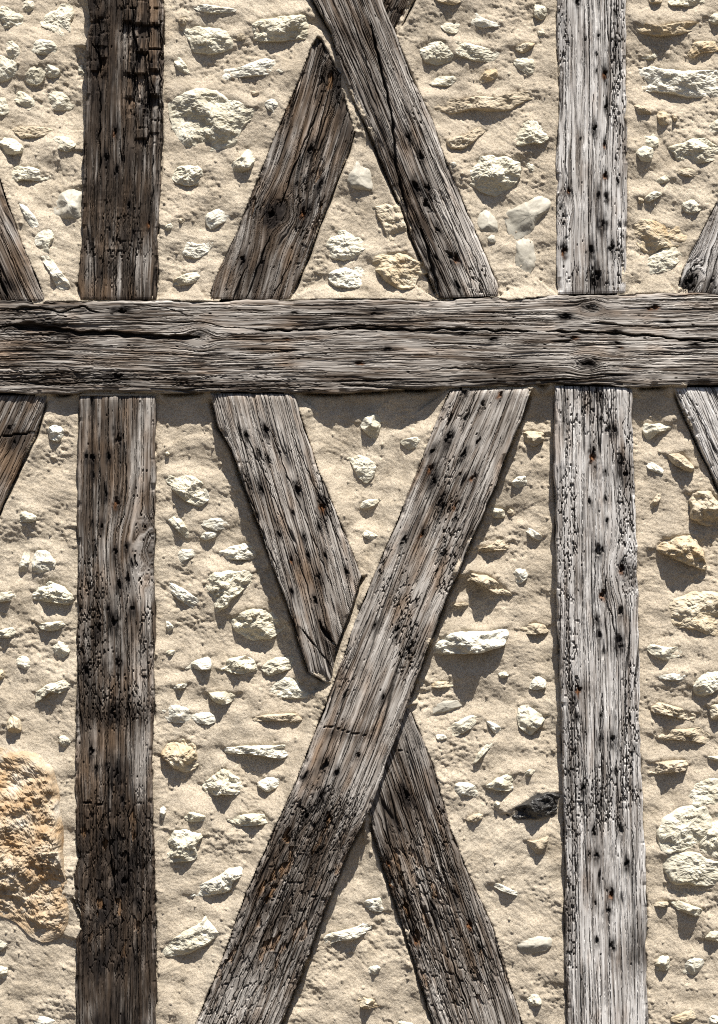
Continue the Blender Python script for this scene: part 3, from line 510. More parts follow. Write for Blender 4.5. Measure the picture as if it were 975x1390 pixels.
# ------------------------------------------------------------------ stones: outlines traced from the photograph's wall: 'tile H peak colour: x y ...'
RAW = '''
A 6 .3 c:80 -10 130 -10 128 20 105 35 82 25
A 8 .4 c:-30 20 30 18 75 45 90 75 60 95 0 105 -30 95
A 8 .2 c:150 70 180 40 225 25 235 0 275 5 288 45 270 75 275 120 250 142 215 120 160 95
A 8 .5 c:15 170 40 155 70 180 77 215 50 240 25 215
A 9 .5 c:108 180 150 150 200 155 225 185 205 210 140 208
A 8 .3 c:-20 215 30 225 68 255 60 290 10 320 -20 310
A 6 .4 c:90 300 120 260 160 250 175 290 150 330 105 325
A 6 .4 c:160 255 210 245 235 275 225 300 185 300
A 8 .5 c:35 360 80 355 130 390 128 410 110 440 70 405 35 390
A 9 .6 c:155 395 190 355 240 355 300 405 260 430 190 425
A 7 .3 c:-20 370 10 375 35 440 10 455 -20 450
A 9 -.2 t:35 505 120 500 220 510 170 540 120 545 85 550 60 525
A 14 .8 c:-20 540 40 545 90 585 80 610 -20 615
A 8 .3 c:210 545 260 540 310 575 270 605 230 595
A 9 .2 c:30 680 60 662 140 670 210 708 150 720 80 715 50 740
A 15 .6 g:205 825 240 770 325 750 326 800 322 880 220 865
A 5 .3 w:75 815 100 820 150 880 155 905 130 920 95 860
A 6 .3 w:140 945 185 915 215 935 220 975 145 990
A 5 .3 c:300 255 328 245 334 290 316 295
E 7 .3 c:140 60 200 30 220 60 195 100 200 130 165 140
E 8 .3 w:165 150 195 140 290 260 235 280 205 210
E 14 .4 w:180 850 205 820 240 820 260 850 235 885 200 875
B 7 .3 w:130 30 160 18 290 35 290 50 200 55 150 45
B 6 .2 t:60 80 100 68 105 85 75 110
B 10 .5 c:80 120 130 108 250 120 280 150 270 195 190 215 125 200 120 160
B 5 .2 t:275 145 350 130 355 150 290 165
B 16 .8 c:360 100 390 75 570 55 600 80 590 150 460 160 360 155
B 7 .4 w:245 275 320 270 400 235 470 245 490 290 400 300 330 305 255 318
B 8 .3 c:45 240 70 225 100 265 115 298 60 280
B 5 -.5 t:345 370 370 365 395 372 370 388
B 5 .2 w:410 415 450 385 468 420 460 455 425 440
B 15 .15 c:45 410 100 365 200 365 290 410 370 435 360 470 320 500 290 560 240 590 150 605 75 550 45 500
B 12 .7 c:30 705 70 665 140 662 170 690 150 740 70 738
B 11 .5 c:280 655 320 625 345 595 375 640 350 680 285 690
B 7 .3 w:175 860 240 832 280 865 255 885 200 920 178 900
B 5 .3 c:10 910 40 895 50 910 20 930
B 6 -.3 t:55 885 80 873 98 885 80 898
B 9 .2 g:748 700 800 622 845 720 835 765 760 755 745 730
F 8 .2 t:850 -50 890 -62 950 -65 975 20 975 95 915 100 890 20
F 6 .3 w:70 90 100 78 150 95 200 82 208 100 150 150 120 145 90 140
F 12 .4 c:45 240 90 215 160 198 150 230 115 255 50 260
F 9 .2 c:660 100 690 35 750 50 810 75 815 130 740 155 680 150
F 9 .3 w:665 220 720 190 800 185 820 270 760 270 690 260
F 12 .2 o:850 165 880 135 975 130 1010 160 1060 175 1060 210 1020 220 1010 265 940 270 900 245 855 195
F 15 .2 c:790 810 815 785 860 770 880 810 855 880 820 850
G 8 .4 c:220 880 280 865 330 850 310 880 290 905 250 915 220 890
J 7 .3 c:795 125 860 112 920 150 905 190 875 225 840 190 820 140
J 7 .4 c:850 325 870 290 940 285 920 310 880 325
J 7 .4 c:840 415 880 412 940 440 920 455 880 445
C 8 .2 o:345 -15 460 -15 465 5 430 22 370 8
C 6 .3 w:500 95 520 45 545 75 625 100 590 110 540 112
C 7 .3 c:370 95 455 85 450 130 410 135 380 110
C 9 .2 c:290 190 350 158 390 170 440 225 370 262 315 240
C 8 .2 c:390 165 430 163 610 205 605 240 530 247 450 225
C 9 .2 c:755 20 775 10 815 45 785 80 755 65
C 8 -.1 o:675 195 710 175 762 172 740 195 710 215
C 6 .3 c:668 245 710 230 755 235 755 285 735 303 690 275
C 7 .2 c:330 340 370 305 415 305 455 300 450 320 410 345
C 8 .1 o:530 325 560 280 600 275 612 310 550 333
C 11 -.2 t:318 405 345 390 400 395 440 405 540 385 600 395 660 385 690 370 765 370 760 390 690 410 640 445 550 445 500 435 420 455 330 430
C 9 .5 t:405 565 440 550 480 545 520 515 565 520 520 560 470 600 415 590
C 10 .6 c:668 560 720 485 765 490 810 555 790 575 740 575 690 590
C 15 .4 c:480 650 560 628 690 645 695 700 670 745 580 785 500 740 480 710
C 4 .2 c:712 655 745 650 760 675 745 690
C 9 .2 g:515 870 560 840 600 880 608 930 570 950 535 920
C 5 .2 g:560 945 595 940 600 975 570 975
C 8 0 g:640 875 665 840 780 788 820 803 815 840 775 868 745 930 690 955 658 925
C 5 -.2 g:678 975 742 950 762 1060 715 1125 685 1080
C 5 .2 g:415 660 435 650 445 668 430 678
C 4 .2 c:765 125 790 115 800 145 780 150
D 10 .3 t:690 -15 755 -15 745 12 700 15
D 10 .6 c:775 -15 925 -15 920 15 850 28 780 20
D 9 .3 c:925 70 960 50 1000 55 1000 90 960 100
D 12 .4 o:645 100 680 98 720 120 790 98 885 90 885 115 800 140 730 145 660 135
D 9 .3 o:845 190 880 170 1000 165 1000 205 910 210 875 232 850 220
D 5 .3 c:660 220 700 225 730 210 735 228 700 238 665 235
D 13 .7 w:660 320 670 275 720 265 740 280 975 285 1020 300 1020 370 870 388 780 372 700 360
D 11 -.2 t:632 415 670 430 710 460 655 465
D 11 .1 o:725 455 755 440 780 470 770 500 740 505
D 9 -.2 t:785 455 815 470 800 500
D 8 .2 c:930 510 975 475 1010 480 1010 530 940 530
D 6 .3 c:665 560 700 530 735 550 735 590 690 590
D 9 .2 c:640 610 680 585 715 600 705 650 665 650
D 13 .5 c:778 590 830 580 870 560 910 555 980 590 990 630 900 655 830 655 800 620
D 7 .3 c:720 725 770 700 795 720 740 740
D 6 .2 t:800 690 850 675 895 690 880 710 820 705
D 6 .1 t:650 790 680 795 665 825 655 815
D 8 .2 c:675 795 720 765 752 780 720 800 690 815
D 8 .2 c:825 820 870 800 915 840 870 860 840 850
H 9 .1 o:638 20 680 -5 760 20 845 38 830 95 740 110 700 135 645 90
H 7 .2 c:665 180 740 115 800 100 832 140 770 200 690 213
H 12 .3 c:680 810 720 815 800 805 800 830 740 845 700 880 680 845
H 14 .1 t:185 850 230 840 280 850 275 880 235 905 200 880
L 20 .4 m:770 110 830 105 880 160 860 180 800 150
L 6 .3 w:685 145 715 138 760 170 755 188 700 170
L 8 -.2 t:700 315 735 265 750 270 740 300 710 330
L 24 .5 m:865 270 940 255 990 290 1000 380 920 390 870 360
L 26 .6 o:710 490 760 450 850 433 900 465 925 530 915 570 850 545 770 510
L 12 .2 o:765 740 790 700 850 670 930 660 1010 670 1020 810 950 840 870 800 790 800
L 11 .5 c:688 890 710 870 770 885 820 880 835 915 760 935 710 910
P 6 .4 w:725 85 790 70 850 75 840 95 780 98
P 12 .2 c:875 125 910 70 1000 65 1000 120 930 160 885 155
P 16 .5 t:710 215 740 190 790 200 885 235 870 265 790 240 720 230
P 16 .2 o:940 205 1000 180 1010 260 950 260
P 13 .4 t:705 315 740 300 860 295 920 290 945 330 920 355 860 340 730 335
P 8 .5 c:925 405 1000 400 1000 425 940 415
P 15 .3 t:692 455 700 430 840 420 855 440 840 465 700 475
P 8 .3 c:845 580 890 510 950 495 1020 510 1020 600 890 612
P 11 .2 c:735 690 770 650 830 610 935 612 945 690 880 760 800 785 738 770
P 12 .1 c:950 640 1040 620 1040 800 960 812 900 760 930 700
P 10 .2 c:760 805 880 780 955 828 1040 822 1040 900 900 918 800 910 765 855
P 9 .4 t:705 990 780 985 770 1005 715 1005
P 18 .6 c:780 985 830 985 915 1020 915 1045 870 1040 800 1010
P 10 .3 c:920 1140 950 1100 1000 1110 1000 1150
K 10 .5 w:665 225 690 195 725 195 730 230 690 245
K 11 .7 c:565 350 590 320 640 330 640 360 600 365
K 6 .2 t:640 330 665 325 690 350 670 358
K 7 .3 w:710 400 735 400 795 440 780 455 745 440
K 13 .4 t:495 495 570 480 620 445 660 460 655 490 580 495 510 515
K 7 .2 w:670 590 690 560 725 560 735 600 700 630 680 620
K 26 .9 m:470 600 500 585 580 600 630 640 660 670 600 665 520 620 490 615
K 10 -.2 t:430 710 490 703 495 715 440 720
K 16 .5 t:690 815 760 785 815 800 810 825 750 835
K 28 .8 w:355 880 380 845 480 820 560 825 630 812 632 850 630 880 520 905 400 910 365 900
O 11 .2 w:745 110 770 80 805 105 800 135 760 140 735 135
O 8 .4 o:310 110 440 105 440 125 380 135 315 125
O 5 .3 g:310 210 400 185 480 180 482 200 400 230 330 242
O 6 .3 w:355 320 400 318 412 335 370 345
O 7 .3 c:405 300 440 270 510 240 530 250 510 290 460 320 420 325
O 7 .5 w:560 265 590 270 630 295 600 320
O 15 .4 c:690 260 700 210 740 205 800 245 780 290 740 320 700 290
O 6 .2 c:510 440 530 390 570 355 600 355 560 390 525 430
O 9 .4 w:430 545 440 510 500 515 540 545 530 570 470 560 440 570
O 17 .8 c:560 530 620 485 680 480 670 545 600 540
O 7 .2 c:590 600 605 588 625 600 610 618
O 7 .4 c:710 475 740 455 765 465 730 488
O 22 .3 d:645 640 690 610 770 560 850 555 850 590 850 640 780 655 700 660
O 10 -.2 t:475 660 530 635 555 645 530 675
O 10 .2 m:720 745 760 745 820 720 800 770 770 800
O 8 .5 w:575 920 610 915 695 955 690 965 630 950
O 7 .2 g:690 1150 770 1130 820 1135 828 1170 790 1190 700 1200
O 6 .4 c:610 75 640 65 660 80 625 95
J 13 .4 c:70 200 110 190 190 200 240 250 235 300 190 315 150 290 110 260
J 9 -.1 c:80 375 110 350 140 375 165 420 160 450 120 415
J 5 .3 w:205 385 250 365 320 365 325 400 280 415 230 400
J 7 .4 w:200 430 230 420 275 420 270 440 225 455
J 6 .3 w:105 555 130 490 170 490 205 505 150 535
J 12 .6 w:280 505 320 485 390 465 440 500 420 530 350 530 300 525
J 15 .2 c:232 630 260 590 330 575 415 590 415 625 330 690 320 720 260 740 250 690
J 8 .3 w:70 640 90 620 190 680 210 720 170 725 90 665
J 7 .4 w:70 780 85 780 105 805 75 830
J 18 .5 c:335 765 400 735 470 730 555 790 490 850 400 850 350 810
J 5 .3 c:60 910 90 893 115 900 95 918
J 4 .3 c:65 105 80 95 90 108 78 115
N 14 .8 w:140 55 200 15 250 5 255 60 200 55
N 22 .4 c:290 60 330 15 400 5 435 30 430 65 370 75 310 62
N 12 .4 c:455 50 500 15 580 5 605 30 560 60 490 85
N 7 .2 c:480 140 540 95 600 85 610 130 645 155 640 172 560 175 500 160
N 10 .7 w:100 125 130 115 162 112 150 130 110 138
N 17 .7 c:240 155 290 145 365 155 330 190 300 200 265 185
N 8 .3 w:58 230 80 198 150 205 175 235 170 265 95 272
N 8 .3 w:170 225 265 235 270 270 240 280 180 265
N 10 -.3 m:430 255 480 240 590 235 615 255 600 270 520 262 440 265
N 17 .4 o:55 400 90 350 150 335 190 370 200 450 150 470 100 450 75 420
N 17 .7 w:310 375 380 365 500 365 590 352 595 375 540 415 470 405 400 395 330 395
N 18 .6 c:220 520 260 490 310 455 385 525 370 555 300 560 240 560
N 11 .6 w:435 520 480 490 545 492 520 530 480 550
N 7 .2 w:48 620 65 600 78 620 60 660
N 10 0 c:145 650 175 625 235 645 235 665 160 668
N 14 .6 c:320 660 380 640 460 635 500 655 490 675 410 682 370 685
N 13 .1 c:70 790 100 710 150 705 225 725 190 760 195 810 140 825 80 825
N 15 .6 w:170 965 210 925 300 880 330 850 385 850 380 880 340 910 330 945 240 965
N 10 .3 c:60 1180 130 1120 210 1080 230 1045 250 1080 300 1115 230 1160 160 1200 80 1205
N 11 .6 w:855 1000 880 985 945 975 948 1035 900 1030
N 10 .5 w:700 1145 740 1120 830 1100 870 1080 900 1100 870 1120 830 1145 760 1150 720 1170
I 8 .3 c:70 380 90 330 150 355 145 378
I 7 .2 c:75 555 100 485 122 500 115 575 80 580
I 12 .4 w:127 540 145 500 190 495 230 550 190 585 140 585
I 16 .4 c:130 655 190 615 250 635 295 680 280 710 200 700 140 690
I 9 .4 c:-20 665 70 655 60 690 -20 705
I 11 .3 c:150 790 180 785 250 775 270 790 210 820 170 810
I 11 .6 c:-20 820 50 800 70 830 30 845 -20 840
I 8 .2 c:210 870 240 855 285 865 275 910 240 930 210 900
I 7 .2 c:65 925 100 915 135 950 110 975 70 960
M 13 .1 c:145 150 190 115 270 95 290 115 250 150 195 145 150 190
M 14 .5 o:25 280 45 235 85 260 85 305 40 310
M 7 .3 c:235 325 270 318 290 340 260 365 240 350
M 26 .3 r:-60 450 70 415 150 440 200 480 235 560 240 700 250 850 265 960 250 1060 180 1100 100 1070 0 1020 -60 1000
M 9 .3 o:-20 60 10 55 20 85 -20 110
'''
STONES = []
for line in RAW.strip().splitlines():
    head, pts = line.split(':'); t, H, pk, c = head.split()
    STONES.append((tp(t, [float(v) for v in pts.split()]), float(H), float(pk), c))
def beam_poly(k):
    B = BEAMS[k]; return np.concatenate([B['L'], B['R'][::-1]])
POLYS = {k: beam_poly(k) for k in BEAMS}
rs = np.random.RandomState(21)
def free(cx, cy, rad):
    for k, p in POLYS.items():
        if polydist(np.array([cx]), np.array([cy]), p)[0][0] < rad + 5: return False
    for (p, *_r2) in STONES:
        c = p.mean(0); r = np.hypot(*(p - c).T).max()
        if np.hypot(c[0] - cx, c[1] - cy) < r * 0.9 + rad + 5: return False
    return True
for _k in range(700):            # stones of the wall beyond the traced part
    cx, cy = rs.uniform(XL + 10, XR - 10), rs.uniform(YT + 10, YB - 10)
    if -4 < cx < 980 and -2 < cy < 1302: continue
    if len(STONES) >= 285: break
    a, b2 = rs.uniform(9, 26), rs.uniform(6, 14)
    if not free(cx, cy, a): continue
    n = rs.randint(6, 10); th = np.sort(rs.rand(n) * 6.283 ) ; th = np.linspace(0, 6.283, n, endpoint=False) + rs.uniform(-.25, .25, n)
    rr = rs.uniform(.75, 1.1, n); an = rs.uniform(-.5, .5)
    u, v_ = a * rr * np.cos(th), b2 * rr * np.sin(th)
    STONES.append((np.stack([cx + u * math.cos(an) - v_ * math.sin(an), cy + u * math.sin(an) + v_ * math.cos(an)], 1),
                   rs.uniform(6, 15), rs.uniform(.1, .7), 'cccwwot'[rs.randint(7)]))

# ------------------------------------------------------------------ mortar height field
gx = np.concatenate([np.arange(XL, -12, 5.0), np.arange(-12, 988, 1.5), np.arange(988, XR + 1, 5.0)])
gy = np.concatenate([np.arange(YT, -12, 5.0), np.arange(-12, 1402, 1.5), np.arange(1402, YB + 1, 5.0)])
X, Y = np.meshgrid(gx, gy)
CTRL = [  # x, y, level of the mortar face
 (104, 20, -8), (104, 80, -6), (104, 130, -8), (102, 180, -2),
 (60, 60, 12), (70, 200, 16), (40, 330, 20), (95, 390, 24), (280, 60, 20), (300, 200, 22), (260, 330, 24), (400, 30, 16), (330, 120, 22),
 (480, 260, 24), (500, 360, 26), (600, 60, 22), (660, 200, 24), (700, 340, 26), (900, 60, 24), (900, 220, 24), (900, 350, 26),
 (60, 570, 20), (50, 720, 22), (60, 900, 22), (60, 1100, 22), (60, 1280, 20), (260, 560, 13), (250, 640, 8), (320, 740, 3), (270, 850, 8), (240, 1000, 14), (330, 1000, 8),
 (360, 880, 1), (260, 1150, 16), (300, 1250, 14), (380, 950, 4), (490, 570, 12), (520, 620, 10), (500, 700, 12), (560, 560, 10), (725, 560, 6), (720, 640, 6), (660, 760, 2), (700, 820, 4), (620, 900, 2),
 (700, 960, 6), (620, 1000, 8), (700, 1080, 8), (700, 1200, 14), (730, 1290, 16), (490, 1200, 4), (480, 1280, 8), (530, 1260, 6), (890, 570, 12), (900, 700, 16), (930, 760, 10), (920, 900, 18), (920, 1050, 18), (920, 1200, 20), (930, 1300, 18)]
num = np.zeros_like(X); den = np.zeros_like(X)
for (cx, cy, lv) in CTRL:
    wgt = 1.0 / ((X - cx) ** 2 + (Y - cy) ** 2 + 900) ** 1.6
    num += wgt * lv; den += wgt
base = num / den
tbh = np.full(X.shape, 30.0); sd2 = np.full(X.shape, 1e6); sd = np.full(X.shape, 1e6); nyb = np.zeros(X.shape)
for k, p in POLYS.items():
    lo, hi = p.min(0) - 60, p.max(0) + 60
    j0, j1 = np.searchsorted(gx, [lo[0], hi[0]]); i0, i1 = np.searchsorted(gy, [lo[1], hi[1]])
    d, ny = polydist(X[i0:i1, j0:j1], Y[i0:i1, j0:j1], p)
    sub = sd[i0:i1, j0:j1]; m = d < sub
    sd2[i0:i1, j0:j1] = np.where(m, sub, np.minimum(sd2[i0:i1, j0:j1], d))
    tbh[i0:i1, j0:j1] = np.where(m, BEAMS[k]['H'] - 4.0, tbh[i0:i1, j0:j1])
    nyb[i0:i1, j0:j1] = np.where(m, ny, nyb[i0:i1, j0:j1]); sd[i0:i1, j0:j1] = np.where(m, d, sub)
# mortar dressed up to the timbers on their upper sides
up = sst(-0.05, 0.45, nyb)
wob = 1 + 0.35 * perlin(X / 40, Y / 40, 61)
bev = (tbh - base) * np.exp(-(np.clip(sd, 0, None) / (19 * wob)) ** 2) * up * 0.92
bev += 4.0 * (1 - up) * np.exp(-(np.clip(sd, 0, None) / 16) ** 2)
fill = sst(20, 5, sd2) * sst(-12, 0, sd2)
bev = np.maximum(bev, (np.minimum(23, tbh) - base) * fill)
low = base + bev + 4.2 * perlin(X / 115, Y / 85, 62) + 3.8 * perlin(X / 48, Y / 36, 63) + 1.5 * perlin(X / 26, Y / 21, 75)
# around each stone the mortar is pressed up or raked out
near = np.zeros(X.shape)
for si, (p, H, pk, c) in enumerate(STONES):
    lo, hi = p.min(0) - 30, p.max(0) + 30
    j0, j1 = np.searchsorted(gx, [lo[0], hi[0]]); i0, i1 = np.searchsorted(gy, [lo[1], hi[1]])
    if j1 - j0 < 2 or i1 - i0 < 2: continue
    xs, ys = X[i0:i1, j0:j1], Y[i0:i1, j0:j1]
    d, ny = polydist(xs, ys, p)
    am = (RND[(si * 7) & 255] - 0.35) * 5.0
    top = np.clip(ny * np.sign(d), -1, 1) * sst(-6, 5, d)            # > 0 above the stone
    bulge = (am + 0.22 * H * np.clip(top, 0, 1) - 1.0 * np.clip(-top, 0, 1)) * np.exp(-(np.clip(d, 0, None) / (8 + 0.4 * H)) ** 2)
    near[i0:i1, j0:j1] += bulge
low = low + np.clip(near, -5, 8)
ang = 0.18 + 0.9 * perlin(X / 300, Y / 300, 64)
us = X * np.cos(ang) + Y * np.sin(ang); vs = -X * np.sin(ang) + Y * np.cos(ang)
fine = 0.5 * perlin(us / 30, vs / 7.5, 65) + 1.05 * fbm(X / 19, Y / 16, 66, 3) + 0.28 * perlin(us / 12, vs / 3.4, 67) + 0.5 * perlin(X / 3.3, Y / 3.3, 68)
wd1, wi1 = worley(X / 12, Y / 12, 69)
fine += np.where(RND[(wi1 * 11) & 255] < 0.32, np.clip(1 - wd1 / (0.1 + 0.1 * RND[(wi1 * 5 + 9) & 255]), 0, 1) ** 0.5 * (RND[(wi1 * 3 + 1) & 255] * 6.0 - 2.6), 0)
rough_zone = sst(0.05, 0.5, perlin(X / 90, Y / 70, 70) + 0.4 * perlin(X / 30, Y / 25, 74))
fine += rough_zone * 1.6 * fbm(X / 9, Y / 7, 71, 3, 0.65)
gapn = 1.2 + 1.2 * perlin(X / 28, Y / 28, 72)
dn = sst(0.05, -0.3, nyb)
fine = fine - (9.0 * sst(-0.1, 0.35, perlin(X / 33, Y / 33, 73)) + 18 * dn) * np.exp(-(np.clip(sd + 1.0, 0, None) / np.clip(gapn + 2.5 * dn, 0.6, 8)) ** 2) * (1 - 0.35 * up) * (1 - fill)
HM = low + fine
def sample(A, x, y):
    x = np.clip(x, gx[0], gx[-1] - 1e-3); y = np.clip(y, gy[0], gy[-1] - 1e-3)
    j = np.clip(np.searchsorted(gx, x, side='right') - 1, 0, len(gx) - 2); i = np.clip(np.searchsorted(gy, y, side='right') - 1, 0, len(gy) - 2)
    fx = (x - gx[j]) / (gx[j + 1] - gx[j]); fy = (y - gy[i]) / (gy[i + 1] - gy[i])
    return (A[i, j] * (1 - fx) + A[i, j + 1] * fx) * (1 - fy) + (A[i + 1, j] * (1 - fx) + A[i + 1, j + 1] * fx) * fy

# split the mortar into the panels between the timbers
keep = (sd > -7)
fk = keep[:-1, :-1] & keep[1:, :-1] & keep[:-1, 1:] & keep[1:, 1:]
core = (sd > 0.5); ck_ = core[:-1, :-1] & core[1:, 1:]
lab = np.zeros(fk.shape, int); nl = 0; panels = []
nI, nJ = fk.shape
order = np.argwhere(ck_)
for (i, j) in order[::53]:
    if lab[i, j]: continue
    nl += 1; dq = deque([(i, j)]); lab[i, j] = nl; cnt = 0
    while dq:
        a, b2 = dq.popleft(); cnt += 1
        for (c, d) in ((a + 1, b2), (a - 1, b2), (a, b2 + 1), (a, b2 - 1)):
            if 0 <= c < nI and 0 <= d < nJ and ck_[c, d] and not lab[c, d]:
                lab[c, d] = nl; dq.append((c, d))
    panels.append(cnt)
lab0 = lab > 0
for _k in range(9):              # grow each panel under the timber edges
    for ax_, sh in ((0, 1), (0, -1), (1, 1), (1, -1)):
        r_ = np.roll(lab, sh, ax_)
        if ax_ == 0: r_[0 if sh == 1 else -1, :] = 0
        else: r_[:, 0 if sh == 1 else -1] = 0
        lab = np.where((lab == 0) & fk & (r_ > 0), r_, lab)
PANEL = {}
co_all = to_world(X, Y, HM).reshape(-1, 3)
ids = np.arange(X.size).reshape(X.shape)
q_all = np.stack([ids[:-1, :-1], ids[1:, :-1], ids[1:, 1:], ids[:-1, 1:]], -1)
for L_ in range(1, nl + 1):
    if panels[L_ - 1] < 25: continue
    q = q_all[lab == L_]
    used, inv = np.unique(q, return_inverse=True); q = inv.reshape(-1, 4)
    me = make_mesh('mortar_panel', co_all[used], [q], True)
    o = obj('mortar_panel', me, MORTAR, WALL)
    # the sheet gets the thickness of the infill through a skirt hidden behind the timbers: see wall_core
    PANEL[L_] = o

# ------------------------------------------------------------------ stones
def chaikin(p):
    q = 0.82 * p + 0.18 * np.roll(p, -1, 0); r = 0.18 * p + 0.82 * np.roll(p, -1, 0)
    return np.stack([q, r], 1).reshape(-1, 2)
def build_stone(si, p, H, pk, colr):
    H = H if H > 24 and colr != 'r' else H * 0.95
    rg = np.random.RandomState(100 + si)
    p = chaikin(p); cen = p.mean(0); p = cen + (p - cen) * 1.12
    pc = np.concatenate([p, p[:1]]); per = np.hypot(*(pc[1:] - pc[:-1]).T).sum()
    M = int(np.clip(per / 2.2, 22, 260)); Rn = int(np.clip(per / 3.1416 / 2 / 1.8, 6, 60))
    o = resample(pc, M + 1)[:-1]
    rad = per / 6.283
    d0 = o - cen
    ka = np.arange(M)
    jr = 1 + (0.07 * perlin(ka / 5.0, si * 1.7, 80) + 0.05 * perlin(ka / 2.2, si * 2.3, 81)) if rad < 20 else 1 + 0.10 * perlin(ka * 12.0 / M, si * 1.7, 80) + 0.035 * perlin(ka * 34.0 / M, si * 2.3, 81)
    o = cen + d0 * jr[:, None]
    rr = 1 - (1 - np.linspace(0, 1, Rn + 1)[1:]) ** 1.25
    x = cen[0] + rr[:, None] * (o[:, 0] - cen[0])[None]; y = cen[1] + rr[:, None] * (o[:, 1] - cen[1])[None]
    hh = (p[:, 1].max() - p[:, 1].min()) / 2; pv = (y - cen[1]) / max(hh, 1)
    ex = np.where(pv > 0, 9.0, 5.0) if colr != 'g' else 3.5
    prof = (1 - rr[:, None] ** ex) * np.ones_like(x)
    tilt = 1 + 0.62 * pk * np.clip(pv, -1, 1)
    hgt = H * prof * tilt
    # chipped facets
    for k in range(9):
        a = rg.uniform(0, 6.283); off = rg.uniform(0.25, 0.8) * rad; sl = rg.uniform(0.4, 1.7) * H / rad
        if math.sin(a) < 0 and rg.rand() < 0.75: sl *= 0.8
        pl = H * rg.uniform(0.75, 1.15) - sl * ((x - cen[0]) * math.cos(a) + (y - cen[1]) * math.sin(a) - off * 0.4)
        hgt = np.minimum(hgt, np.maximum(pl, 0.15 * H * prof))
    inn = (1 - rr[:, None] ** 8)
    sm = 0.35 if colr == 'g' else 1.0
    big = 1.0 + (rad > 22) * 0.7
    nz = sm * inn * (0.20 * H * big * perlin(x / (rad * 0.6), y / (rad * 0.5), 82 + si % 40) + 0.07 * H * big * perlin(x / (rad * .26), y / (rad * .2), 83 + si % 31))
    wdd, wii = worley(x / (7 + rad * .12), y / (6 + rad * .1), 84 + si % 17)
    nz += sm * inn * ((RND[(wii * 3) & 255] - 0.5) * 0.13 * min(H, 14) + 0.6 * perlin(x / 4.5, y / 3.8, 85) + 0.4 * perlin(x / 2.4, y / 2.4, 86))
    if rad > 20:
        nz += sm * inn * (min(H, 16) * 0.30 * (0.35 - np.abs(fbm(x / (rad * .75), y / (rad * .6), 87 + si % 13, 5, 0.62))))
    if colr == 'r': nz += inn * (3.2 * fbm(x / 16, y / 13, 95, 4, 0.7) - 3.5 * np.clip(fbm(x / 21, y / 15, 96, 3) - 0.15, 0, 1))
    hgt = hgt + nz
    th_ = np.arange(M) * (6.283 / M)
    lap = np.clip(0.4 + 2.2 * perlin(np.cos(th_) * 1.6 + si * 3.1, np.sin(th_) * 1.6, 90) + 1.2 * perlin(np.cos(th_) * 5 + si, np.sin(th_) * 5, 91), 0, 3.0)
    hgt = hgt - lap[None] * sst(0.55, 1.0, rr)[:, None] * np.clip(0.6 - 0.9 * pv, 0.0, 1.2)
    hgt = np.where(rr[:, None] > 0.999, -2.5, np.maximum(hgt, -4.0 + 0 * x))
    lowv = sample(low, x, y); l0 = sample(low, np.array([cen[0]]), np.array([cen[1]]))[0]
    hz = 0.55 * lowv + 0.45 * l0 + hgt - 0.5
    hz[-1] = np.minimum(sample(HM, x[-1], y[-1]) - 2.0, hz[-1] + 2)
    # under-side runs back into the wall
    bx = cen[0] + 0.93 * (x[-1] - cen[0]); by = cen[1] + 0.93 * (y[-1] - cen[1])
    hc = H * (1 + 0) * 1.0; h0 = hz[0].mean()
    xa = np.concatenate([[cen[0]], x.ravel(), bx, [cen[0]]]); ya = np.concatenate([[cen[1]], y.ravel(), by, [cen[1]]])
    ha = np.concatenate([[h0], hz.ravel(), np.full(M, l0 - 14), [l0 - 18]])
    ring = lambda k: 1 + k * M + np.arange(M)
    tri = [np.stack([np.zeros(M, int), ring(0), np.roll(ring(0), -1)], 1)]
    qs = []
    for k in range(Rn):
        a, b2 = ring(k), ring(k + 1); qs.append(np.stack([a, b2, np.roll(b2, -1), np.roll(a, -1)], 1))
    last = ring(Rn); ap = len(xa) - 1
    tri.append(np.stack([np.full(M, ap), np.roll(last, -1), last], 1))
    co = to_world(xa, ya, ha); loc = np.array([wx(cen[0]), -l0 / S, wz(cen[1])]); co = co - loc
    q = np.concatenate(qs); t = np.concatenate(tri)
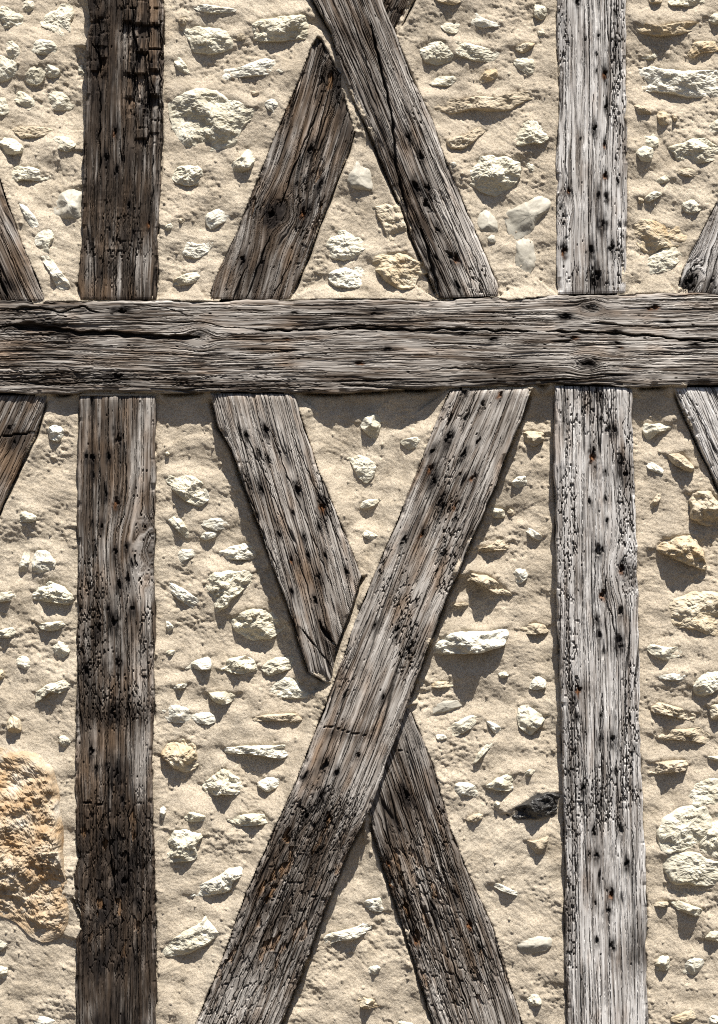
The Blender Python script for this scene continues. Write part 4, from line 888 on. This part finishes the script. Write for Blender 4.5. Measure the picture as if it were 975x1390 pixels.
    a, b2, c = co[t[0]]; 
    if np.cross(b2 - a, c - a)[1] > 0: q = q[:, ::-1]; t = t[:, ::-1]
    me = make_mesh('stone', co, [q, t], colr in 'g')
    i = np.clip(np.searchsorted(gy, cen[1]) - 1, 0, nI - 1); j = np.clip(np.searchsorted(gx, cen[0]) - 1, 0, nJ - 1)
    par = PANEL.get(int(lab[i, j]))
    if par is None:
        for rad_ in (6, 14, 30, 60):
            w_ = lab[max(i - rad_, 0):i + rad_, max(j - rad_, 0):j + rad_]; w_ = [v for v in np.unique(w_) if v in PANEL]
            if w_: par = PANEL[int(w_[0])]; break
    st = obj('stone', me, STONE[colr], par if par is not None else WALL)
    st.location = loc
    return st
LBL = {'d': 'black shiny flint jutting from the mortar', 'r': 'large rough rust orange boulder'}
for si, (p, H, pk, c) in enumerate(STONES):
    o = build_stone(si, p, H, pk, c)
    if c in LBL: o['label'] = LBL[c]

# ------------------------------------------------------------------ body of the wall behind, and the ground before it
def box(name, x0, x1, y0, y1, z0, z1, mat, parent=None):
    v = np.array([(a, b, c) for a in (x0, x1) for b in (y0, y1) for c in (z0, z1)], float)
    f = np.array([(0, 1, 3, 2), (4, 6, 7, 5), (0, 4, 5, 1), (2, 3, 7, 6), (0, 2, 6, 4), (1, 5, 7, 3)])
    return obj(name, make_mesh(name, v, [f], False), mat, parent)
RUB = plain_mat('rubble_core', (0.20, 0.17, 0.13), (0.32, 0.27, 0.2))
box('wall_core', float(wx(XL)), float(wx(XR)), 0.06, 0.42, 0.0, float(wz(YT)), RUB, WALL)
box('plinth', float(wx(XL)), float(wx(XR)), -0.03, 0.059, -0.02, float(wz(YB)) + 0.002, RUB, WALL)
gnd = plain_mat('packed_earth', (0.05, 0.038, 0.025), (0.085, 0.067, 0.045), 1.5)
v = np.array([(-300, -300, 0), (300, -300, 0), (300, 300, 0), (-300, 300, 0)], float)
g = obj('ground', make_mesh('ground', v, [np.array([(0, 1, 2, 3)])], False), gnd); g['kind'] = 'structure'
